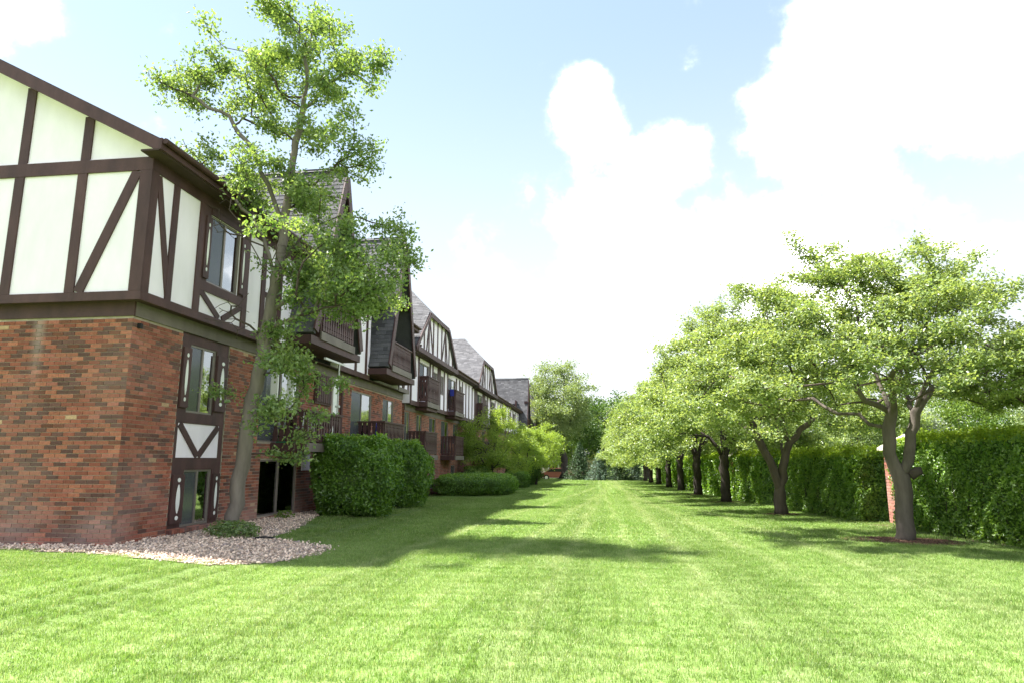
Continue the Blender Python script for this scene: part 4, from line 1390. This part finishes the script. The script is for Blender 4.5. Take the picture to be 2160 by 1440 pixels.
GR = 'row of hawthorn trees along the hedge'
r1 = np.random.default_rng(31)
T1 = thing('hawthorn_tree', 'nearest and largest tree of the right-hand row, standing in a ring of brown mulch', 'tree', (*TREES_R[0], G(*TREES_R[0])), GR, local=True)
seeds = [[(0, 0, -.05), (.06, 0, .68), (.05, 0, 1.15)], [(.05, 0, 1.15), (-.06, .02, 1.4), (-.09, 0, 1.8), (.0, 0, 2.33)], [(.05, 0, 1.15), (.2, -.02, 1.45), (.27, 0, 1.75), (.41, 0, 2.33), (.75, 0, 2.77)],
         [(0, 0, 2.33), (-.5, -.1, 2.56), (-.89, -.2, 2.98), (-1.32, -.3, 3.07), (-1.95, -.4, 2.85), (-2.6, -.4, 2.9)], [(0, 0, 2.33), (-.1, .3, 3.15), (-.47, .6, 3.89)], [(.41, 0, 2.33), (.68, -.4, 3.31), (1.11, -.6, 4.23)],
         [(.75, 0, 2.77), (1.57, .1, 3.03), (2.18, .2, 3.38)], [(.41, 0, 2.33), (.6, .9, 2.9), (.8, 1.7, 3.2)], [(0, 0, 2.33), (-.3, -.8, 2.9), (-.3, -1.6, 3.1)], [(.0, 0, 2.33), (.28, .1, 3.14), (.35, 0, 4.34)]]
tg = dome_targets(r1, -.1, 2.5, 4.0, 3.05, 190, 6, np.array([.30, .30, .09]), .1, ry=.62, pw=1.9)
tg = np.concatenate([tg, spikes(r1, [(-1.35, -.2, 5.3, -.45, .75), (.95, .2, 5.5, -.1, .45), (1.5, 0, 5.1, .5, .4), (-2.3, 0, 4.6, -.4, .4)])])
make_tree(T1, seeds, tg, .15, 'leaf_hawthorn', 'bark_grey', 112000, .070, .10, r1, bf=.28, up=.7, thr=.013, flare=.2, extra=2, clear=(1.5, 3.15))
# burl of the sawn limb
kn = MB().tube([(.2, -.02, 1.18), (.33, -.06, 1.26), (.39, -.08, 1.27)], [.1, .085, .07], 10, jit=.06)
link('sawn_stub', kn.mesh('sawn_stub', 'bark_brown', True), T1)

r2 = np.random.default_rng(32)
T2 = thing('hawthorn_tree', 'second tree of the right-hand row, its trunk forking in a V near the ground', 'tree', (*TREES_R[1], G(*TREES_R[1])), GR, local=True)
seeds = [[(0, 0, -.05), (0, 0, .6)], [(0, 0, .6), (-.21, 0, 1.48), (-.49, .1, 2.15), (-.66, .2, 2.69), (-1.3, .4, 3.3)], [(0, 0, .6), (.18, 0, 1.48), (.35, 0, 2.01), (.83, -.1, 2.48), (1.64, -.2, 2.88)], [(.3, 0, 1.95), (.13, -.2, 2.69), (.14, -.3, 3.78)],
         [(-.49, .1, 2.15), (-.9, -.7, 2.7), (-1.5, -1.3, 2.9)], [(.18, 0, 1.48), (.3, .9, 2.4), (.4, 1.7, 2.9)]]
tg = dome_targets(r2, -.3, 2.35, 3.8, 4.1, 190, 6, np.array([.32, .32, .10]), .2, ry=.62)
tg = np.concatenate([tg, spikes(r2, [(-.9, 0, 6.3, -.2, .5), (.3, 0, 6.5, .1, .4), (-2.2, 0, 5.3, -.3, .5)])])
make_tree(T2, seeds, tg, .17, 'leaf_hawthorn', 'bark_brown', 92000, .078, .115, r2, bf=.28, up=.7, thr=.013, flare=.25, extra=2, clear=(1.3, 3.0))

r3 = np.random.default_rng(33)
LAB = ['third tree of the right-hand row, with a single straight dark trunk', 'fourth tree of the right-hand row', 'fifth tree of the right-hand row', 'sixth tree of the right-hand row',
       'seventh tree of the right-hand row, small in the distance', 'eighth tree of the right-hand row, just before the last', 'farthest tree of the right-hand row, near the spruces']
T3 = thing('hawthorn_tree', LAB[0], 'tree', (*TREES_R[2], G(*TREES_R[2])), GR, local=True)
seeds = [[(0, 0, -.05), (.02, 0, 1.0), (0, 0, 1.6)], [(0, 0, 1.6), (-.3, 0, 2.1), (-.8, .2, 2.6), (-1.6, .3, 2.9)], [(0, 0, 1.6), (.25, 0, 2.1), (.7, -.2, 2.7), (1.5, -.4, 3.1)], [(0, 0, 1.6), (.05, .5, 2.4), (.1, 1.2, 3.1)], [(0, 0, 1.6), (0, -.6, 2.3), (-.1, -1.5, 2.9)], [(0, 0, 1.6), (.05, 0, 3.6)]]
tg = dome_targets(r3, -.2, 2.0, 3.7, 4.1, 125, 5, np.array([.36, .36, .12]), .5, .66)
make_tree(T3, seeds, tg, .17, 'leaf_hawthorn', 'bark_dark', 60000, .10, .13, r3, bf=.3, up=.7, thr=.014, flare=.3, extra=2, clear=(1.0, 2.6))


def copy_thing(src, loc, rz, s, label, name=None):
    c = src.copy(); col.objects.link(c); c.location = loc; c.rotation_euler = (0, 0, rz); c.scale = (s, s, s); c['label'] = label
    for ch in src.children:
        d = ch.copy(); col.objects.link(d); d.parent = c
        for g in ch.children:
            e = g.copy(); col.objects.link(e); e.parent = d
    return c


for k in range(3, 9):
    x, y = TREES_R[k]
    copy_thing(T3, (x, y, G(x, y)), (.25, -.3, .12, -.18, .35, -.1)[k - 3], (1.04, 1.0, .98, 1.0, .96, .95)[k - 3], LAB[k - 2])


# ------------------------------------------------------------------ brick pillars and hedge
def pillar(x, y, label, n_ind, w=.72, h=1.70):
    z0 = G(x, y)
    t = thing('brick_pillar', label, 'pillar', (x, y, z0), 'brick pillars between the hedges')
    core = part('mortar_core', MB().box(x - w / 2 + .009, x + w / 2 - .009, y - w / 2 + .009, y + w / 2 - .009, z0 - .1, z0 + h), 'mortar', t)
    it = []
    it += brick_items(rB, (x + w / 2, y - w / 2, z0), (-1, 0, 0), (0, -1, 0), w, 0, h, [], 0)
    it += brick_items(rB, (x - w / 2, y + w / 2 , z0), (0, -1, 0), (-1, 0, 0), w, 0, h, [], 1)
    it += brick_items(rB, (x + w / 2, y - w / 2, z0), (0, 1, 0), (1, 0, 0), w, 0, h, [], 1)
    it = [(c, a, 0 if (m in (2, 3) and rB.uniform() < .7) else m) for c, a, m in it]
    emit(t, 'brick', it, BM, n_ind, 'bricks')
    c = w / 2 + .1
    p = [(x - c, y - c, z0 + h), (x + c, y - c, z0 + h), (x + c, y + c, z0 + h), (x - c, y + c, z0 + h)]
    q = [(a, b, d + .07) for a, b, d in p]
    part('stone_cap', MB().poly(p + q + [(x, y, z0 + h + .38)], [(3, 2, 1, 0), (0, 1, 5, 4), (1, 2, 6, 5), (2, 3, 7, 6), (3, 0, 4, 7), (4, 5, 8), (5, 6, 8), (6, 7, 8), (7, 4, 8)]), 'stone_cap', t)


pillar(7.2, 16.85, 'brick pillar with pale pyramid cap behind the nearest tree of the row', 300)
pillar(5.85, 28.7, 'brick pillar between the second and third hedge lengths', 0)
pillar(5.3, 40.5, 'brick pillar in the distance behind the fifth tree trunk', 0)
pillar(5.0, 52.5, 'farthest brick pillar behind the row of trees', 0)


def hedge(x0, y0, x1, y1, w, h, n, lsize, label):
    """clipped hedge from (x0,y0) to (x1,y1)"""
    r = np.random.default_rng(int(y0 * 10))
    L = math.hypot(x1 - x0, y1 - y0); cx, cy = (x0 + x1) / 2, (y0 + y1) / 2
    t = thing('hedge', label, 'hedge', (cx, cy, G(cx, cy)), 'clipped hedge lengths along the right side', local=True)
    t.rotation_euler = (0, 0, math.atan2(y1 - y0, x1 - x0))
    A = [('l', L * h), ('r', L * h * .5), ('t', L * w), ('e', w * h), ('f', w * h)]
    tot = sum(a for _, a in A); Ps = []; Ns = []
    for k, a in A:
        m = int(n * a / tot)
        u = r.uniform(-L / 2, L / 2, m); v = r.uniform(0, h, m); s = r.uniform(-w / 2, w / 2, m)
        dep = -np.abs(r.normal(0, .07, m)) + .03
        if k == 'l': P = np.stack([u, np.full(m, w / 2) + dep, v], 1); N = [0, 1, .1]
        if k == 'r': P = np.stack([u, np.full(m, -w / 2) - dep, v], 1); N = [0, -1, .1]
        if k == 't': P = np.stack([u, s, np.full(m, h) + dep * .8], 1); N = [0, 0, 1]
        if k == 'e': P = np.stack([np.full(m, -L / 2) - dep, s, v], 1); N = [-1, 0, .1]
        if k == 'f': P = np.stack([np.full(m, L / 2) + dep, s, v], 1); N = [1, 0, .1]
        Ps.append(P); Ns.append(np.tile(N, (m, 1)))
    P = np.concatenate(Ps); N = np.concatenate(Ns)
    # lumpy outline and rounded shoulders
    lump = .06 * np.sin(P[:, 0] * 3.1 + 1) * np.sin(P[:, 2] * 4 + 2) + .05 * np.sin(P[:, 0] * 7.3) * np.cos(P[:, 1] * 5 + P[:, 2] * 6) + .03 * np.sin(P[:, 0] * 17 + P[:, 2] * 13)
    P = P + N * lump[:, None]
    top = np.clip((P[:, 2] - (h - .35)) / .35, 0, 1) ** 2
    P[:, 1] *= 1 - .22 * top
    P[:, 2] -= .12 * (np.abs(P[:, 1]) / (w / 2)) ** 3 * top
    # shoots standing out of the top
    m = int(n * .04); st = np.stack([r.uniform(-L / 2, L / 2, m), r.uniform(-w / 2.4, w / 2.4, m), h + np.abs(r.normal(0, .075, m))], 1)
    P = np.concatenate([P, st]); N = np.concatenate([N, np.tile([0, 0, 1.], (m, 1))])
    V, F = leaves(P, lsize, .1, N, r)
    new = (P[:, 2] + r.normal(0, .06, len(P)) > h - .14).astype(int)  # topmost leaves take the lighter colour, painted as if sunlit
    link('foliage', np_mesh('foliage', V, F, ['leaf_hedge', 'leaf_sunlit_top'], np.concatenate([new, new])), t)
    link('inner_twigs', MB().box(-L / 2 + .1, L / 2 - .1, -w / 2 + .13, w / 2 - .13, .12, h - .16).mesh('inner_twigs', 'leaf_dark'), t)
    st = MB()
    for i in range(int(L * 5)):
        a = r.uniform(-L / 2, L / 2); s = r.choice([-1, 1]) * (w / 2 - r.uniform(.03, .12))
        st.tube([(a, s * .6, 0), (a + r.normal(0, .05), s, .45), (a + r.normal(0, .1), s, 1.1)], [.014, .010, .005], 4)
    link('stems', st.mesh('stems', 'twig'), t)
    return t


hedge(8.75, 8.4, 7.22, 16.2, 1.5, 1.98, 62000, .062, 'nearest clipped hedge, running out of the picture at the right')
hedge(6.95, 17.6, 6.35, 22.2, 1.3, 1.72, 32000, .066, 'hedge length between the first and second trees of the row')
hedge(6.1, 24.2, 5.85, 27.9, 1.2, 1.78, 17000, .085, 'hedge length just before the second brick pillar')
hedge(5.75, 29.6, 5.6, 34.2, 1.2, 1.78, 12000, .10, 'hedge length just beyond the second brick pillar')
hedge(5.55, 36.0, 5.45, 39.8, 1.2, 1.78, 8000, .12, 'hedge length just before the third brick pillar')
hedge(5.25, 41.3, 5.0, 51.8, 1.2, 1.85, 12000, .14, 'farthest hedge length behind the distant trunks')
sheet('hedge_soil', [(6.2, 17.0), (7.9, 8), (9.9, 8), (8.3, 17.2)], 'soil', .006, 'bare brown soil under the nearest hedge', .15)

# ------------------------------------------------------------------ shrubs on the left
leafy('round_bush', 'large clipped round green bush beside the nearest basement patio door', 'bush', -6.05, 16.5, .98, 1.1, 2.05, 26000, .085, 'leaf_bush', boxy=2.9, z0=.04)
leafy('round_bush', 'clipped green bush just behind the larger round bush', 'bush', -6.15, 20.4, .95, 1.3, 2.12, 20000, .09, 'leaf_bush', boxy=2.9, z0=-.03)
leafy('low_hedge', 'long low clipped hedge beyond the round bushes', 'hedge', -5.95, 32.0, 1.35, 3.6, .95, 20000, .075, 'leaf_bush', boxy=3.5, lump=.04)
leafy('low_hedge', 'second low clipped hedge, lobe nearer the lawn in front of the small lime tree', 'hedge', -4.85, 31.2, 1.1, 2.2, .92, 12000, .075, 'leaf_bush', boxy=3.2, lump=.04)
leafy('low_bush', 'small dark clipped bush tapering to its base below the lime green trees', 'bush', -4.75, 39.8, .75, .9, .98, 8000, .08, 'leaf_bush', boxy=3.2, lump=.04)
leafy('low_bush', 'dark rounded bush behind the small clipped bush', 'bush', -5.0, 46.0, 1.2, 1.4, 1.7, 8000, .1, 'leaf_dark', boxy=2.4)
leafy('low_bush', 'leafy bush against the brick wall behind the low hedge', 'bush', -6.4, 36.2, .8, 1.6, 1.3, 7000, .09, 'leaf_mid', boxy=2.3, lump=.15)
leafy('edging_plant', 'small green plant at the foot of the wall beside the bush', 'plant', -7.05, 14.7, .16, .16, .22, 160, .06, 'leaf_mid', core=False, boxy=2, z0=.13, lump=.2)


def small_tree(name, label, x, y, h, rad, mat, r, n, lsize, cz=.28, ncl=60, bark='bark_dark', base=.09, sig=.2, hh=None, up=.3, grp=None, leafsig=.13):
    t = thing(name, label, 'tree', (x, y, G(x, y)), grp, local=True)
    z0 = h * cz
    seeds = [[(0, 0, -.1), (.02 * h, 0, z0 * .6), (0, 0, z0)], [(0, 0, z0), (.1 * rad, .05 * rad, z0 + (h - z0) * .6)], [(0, 0, z0), (-.4 * rad, .1, z0 + (h - z0) * .3)], [(0, 0, z0), (.4 * rad, -.2 * rad, z0 + (h - z0) * .33)]]
    tg = []
    for _ in range(ncl):
        u = r.normal(size=3); u /= np.linalg.norm(u); q = r.uniform(.35, 1) ** .5
        c = np.array([0, 0, (z0 + h) / 2]) + u * q * np.array([rad, rad, (h - z0) / 2])
        tg.append(c + r.normal(0, 1, (4, 3)) * sig)
    make_tree(t, seeds, np.concatenate(tg), base, mat, bark, n, lsize, leafsig, r, bf=.3, step=.3 * max(1, h / 5), thr=.5 * base, up=up, wob=.05 * max(1, h / 5), extra=3, rtip=.008)
    return t


rS = np.random.default_rng(51)
small_tree('lime_tree', 'small lime green tree above the low hedge, nearer of the pair', -5.75, 36.5, 4.3, 2.1, 'leaf_lime', rS, 22000, .085, cz=.22)
small_tree('lime_tree', 'small pale lime tree farther along the buildings, near the far tall tree', -4.15, 45.5, 4.3, 2.2, 'leaf_lime', rS, 18000, .10, cz=.22)
small_tree('lime_tree', 'lower lime green tree between the pair, spreading over the small clipped bush', -4.9, 41.0, 3.2, 1.7, 'leaf_lime', rS, 12000, .09, cz=.25)
small_tree('tall_tree', 'tall airy far tree with dark trunk at the end of the buildings', -3.5, 67.5, 12.2, 3.1, 'leaf_pale', rS, 24000, .20, cz=.28, base=.34, ncl=70, sig=.5, leafsig=.35)


# conifers: whorls of drooping, needle-covered boughs round a straight stem
def spruce(label, x, y, h, rad, mat, r):
    t = thing('spruce_tree', label, 'tree', (x, y, G(x, y)), 'spruces at the far end of the lawn', local=True)
    link('trunk', MB().tube([(0, 0, -.1), (0, 0, h)], [.07, .01], 6).mesh('trunk', 'bark_dark'), t)
    Ps = []; Ns = []; bm_ = MB()
    z = .15
    while z < h:
        f = 1 - z / h; R0 = rad * f ** .85 + .05
        nb = 9 + int(6 * f); a0 = r.uniform(0, 6.28)
        for j in range(nb):
            a = a0 + 2 * math.pi * j / nb + r.normal(0, .12); Rb = R0 * r.uniform(.75, 1.12)
            d = np.array([math.cos(a), math.sin(a), 0])
            k = int(10 + 34 * f)
            s = r.uniform(.15, 1, k)
            P = d[None] * (s * Rb)[:, None] + np.stack([0 * s, 0 * s, z - .22 * s * Rb + .12 * s ** 3 * Rb], 1)
            side = np.array([-d[1], d[0], 0]); P += side[None] * (r.normal(0, .13, k) * (1.15 - s) * Rb * .8)[:, None] + r.normal(0, .015, (k, 3))
            Ps.append(P); Ns.append(np.tile(d * .6 + [0, 0, .5], (k, 1)))
            bm_.tube([(0, 0, z), tuple(d * Rb * .9 + [0, 0, z - .12 * Rb])], [.014, .004], 3)
        z += .10 + .08 * f
    P = np.concatenate(Ps); N = np.concatenate(Ns)
    V, F = leaves(P, .13, .1, N, r, aspect=.45)
    link('needles', np_mesh('needles', V, F, mat), t)
    link('boughs', bm_.mesh('boughs', 'bark_dark'), t)


rP = np.random.default_rng(61)
spruce('dark young spruce beside the far tree trunk', -1.55, 60.5, 3.3, 1.7, 'needle_green', rP)
spruce('blue-grey young spruce at the middle of the far lawn edge', .25, 58.5, 2.6, 1.5, 'needle_blue', rP)
spruce('low green spruce right of the blue-grey spruce', 1.9, 60.5, 2.3, 1.5, 'needle_green', rP)
spruce('dull green spruce close to the end of the tree row', 3.3, 61.5, 2.4, 1.4, 'needle_blue', rP)

# woods behind: individual trees from three models
rF = np.random.default_rng(71)
proto = {}
for nm, mat, h, rad in (('d', 'leaf_dark', 9.5, 4.0), ('m', 'leaf_mid', 9.5, 4.2), ('p', 'leaf_pale', 9.0, 3.8), ('s', 'leaf_silver', 8.0, 3.4)):
    proto[nm] = (mat, h, rad)
far = [('d', 0.6, 74, 1.0, 'dark dense tree closing the view at the far end of the lawn'), ('m', -4.6, 86, 1.05, 'mid green tree behind the far tall tree'), ('m', 2.4, 92, 1.12, 'sunlit green tree rising behind the dark dense tree'),
       ('d', 5.8, 80, .95, 'dark tree behind the spruces at the right'), ('m', 10.5, 84, 1.0, 'mid green tree beyond the end of the hawthorn row'), ('m', -9.5, 96, 1.2, 'green tree far off behind the last building'),
       ('p', 17, 78, .95, 'pale green tree seen between the hawthorn trunks'), ('m', 24, 82, .92, 'mid green tree beyond the hedge, left of the silvery one'), ('s', 30, 70, .9, 'silvery grey-green tree beyond the nearest hedge'),
       ('m', 37, 74, 1.0, 'mid green tree beyond the hedge, right of the silvery one'), ('p', 33, 52, .80, 'yellowish green tree at the right edge beyond the hedge'), ('p', 22, 60, .75, 'small pale tree beyond the hedge behind the first pillar'),
       ('d', 44, 82, 1.1, 'dark tree at the far right beyond the hedge'), ('m', 14, 62, .7, 'low green tree beyond the second hedge length'), ('m', 50, 66, 1.0, 'green tree farthest right, beyond the field'), ('s', 39, 88, 1.0, 'second silvery tree, farther off at the right')]
made = {}
for k, x, y, s, lab in far:
    mat, h, rad = proto[k]
    if k not in made:
        t = small_tree('background_tree', lab, x, y, h, rad, mat, rF, 15000, .26, cz=.2, base=.22, ncl=75, sig=.55, grp='trees beyond the lawn', leafsig=.38)
        t.scale = (s, s, s); made[k] = t
    else:
        t = copy_thing(made[k], (x, y, G(x, y)), rF.uniform(0, 6.28), s, lab)

# far woodland that reads as one mass
P = []
for i in range(520):
    a = R(rF.uniform(-75, 75)); d = rF.uniform(120, 175)
    c = np.array([math.sin(a) * d, math.cos(a) * d, rF.uniform(1, 6.5)])
    P.append(c + rF.normal(0, 1, (60, 3)) * [2.6, 2.6, 1.9])
P = np.concatenate(P); P[:, 2] = np.maximum(P[:, 2], -.4)
V, F = leaves(P, 1.15, .4, None, rF)
w = link('woodland', np_mesh('woodland', V, F, 'leaf_mid')); w['kind'] = 'stuff'; w['label'] = 'far woodland along the horizon'

# ------------------------------------------------------------------ far street: car and house
t = thing('parked_car', 'red car parked beyond the lawn, seen left of the far tree trunk', 'car', (-4.6, 80.0, -.85), local=True)
prof = [(-2.2, .35), (-2.25, .75), (-1.5, .95), (-.9, 1.4), (.7, 1.42), (1.4, .98), (2.15, .88), (2.25, .5), (2.2, .33)]
link('body', MB().prism([(x, -.85, z) for x, z in prof], (0, 1.7, 0)).mesh('body', 'car_red'), t)
link('side_window', MB().prism([(x, -.856, z) for x, z in [(-1.3, .98), (-.82, 1.33), (.62, 1.35), (1.15, 1.0)]], (0, .004, 0)).mesh('side_window', 'car_glass'), t)
for x in (-1.35, 1.4):
    wl = link('wheel', MB().tube([(x, -.9, .33), (x, -.68, .33)], [.33, .33], 18).mesh('wheel', 'rubber_black'), t)
    link('hubcap', MB().tube([(x, -.915, .33), (x, -.9, .33)], [.19, .19], 12).mesh('hubcap', 'pole_grey'), wl)
t = thing('house', 'pale pinkish house across the far street', 'house', (-8, 93, -.9), local=True)
link('wall', MB().box(-9, 9, 0, 7, 0, 3.0).mesh('wall', 'house_pink'), t)
link('roof', MB().prism([(-9.5, -.5, 3.0), (-9.5, 7.5, 3.0), (-9.5, 3.5, 5.0)], (19, 0, 0)).mesh('roof', 'shingle_a'), t)
for x in (-6, -2, 2, 6):
    wd = link('window', MB().box(x - .7, x + .7, -.04, -.001, 1.0, 2.2).mesh('window', 'white_trim'), t)
    link('pane', MB().box(x - .6, x + .6, -.05, -.041, 1.1, 2.1).mesh('pane', 'car_glass'), wd)
struct('road', MB().poly([(-60, 78.6, -.85), (60, 78.6, -.85), (60, 85, -.85), (-60, 85, -.85)], [(0, 1, 2, 3)]).mesh('road', 'asphalt'), 'asphalt street beyond the lawn')

for o in bpy.data.objects:
    if '_local' in o: del o['_local']
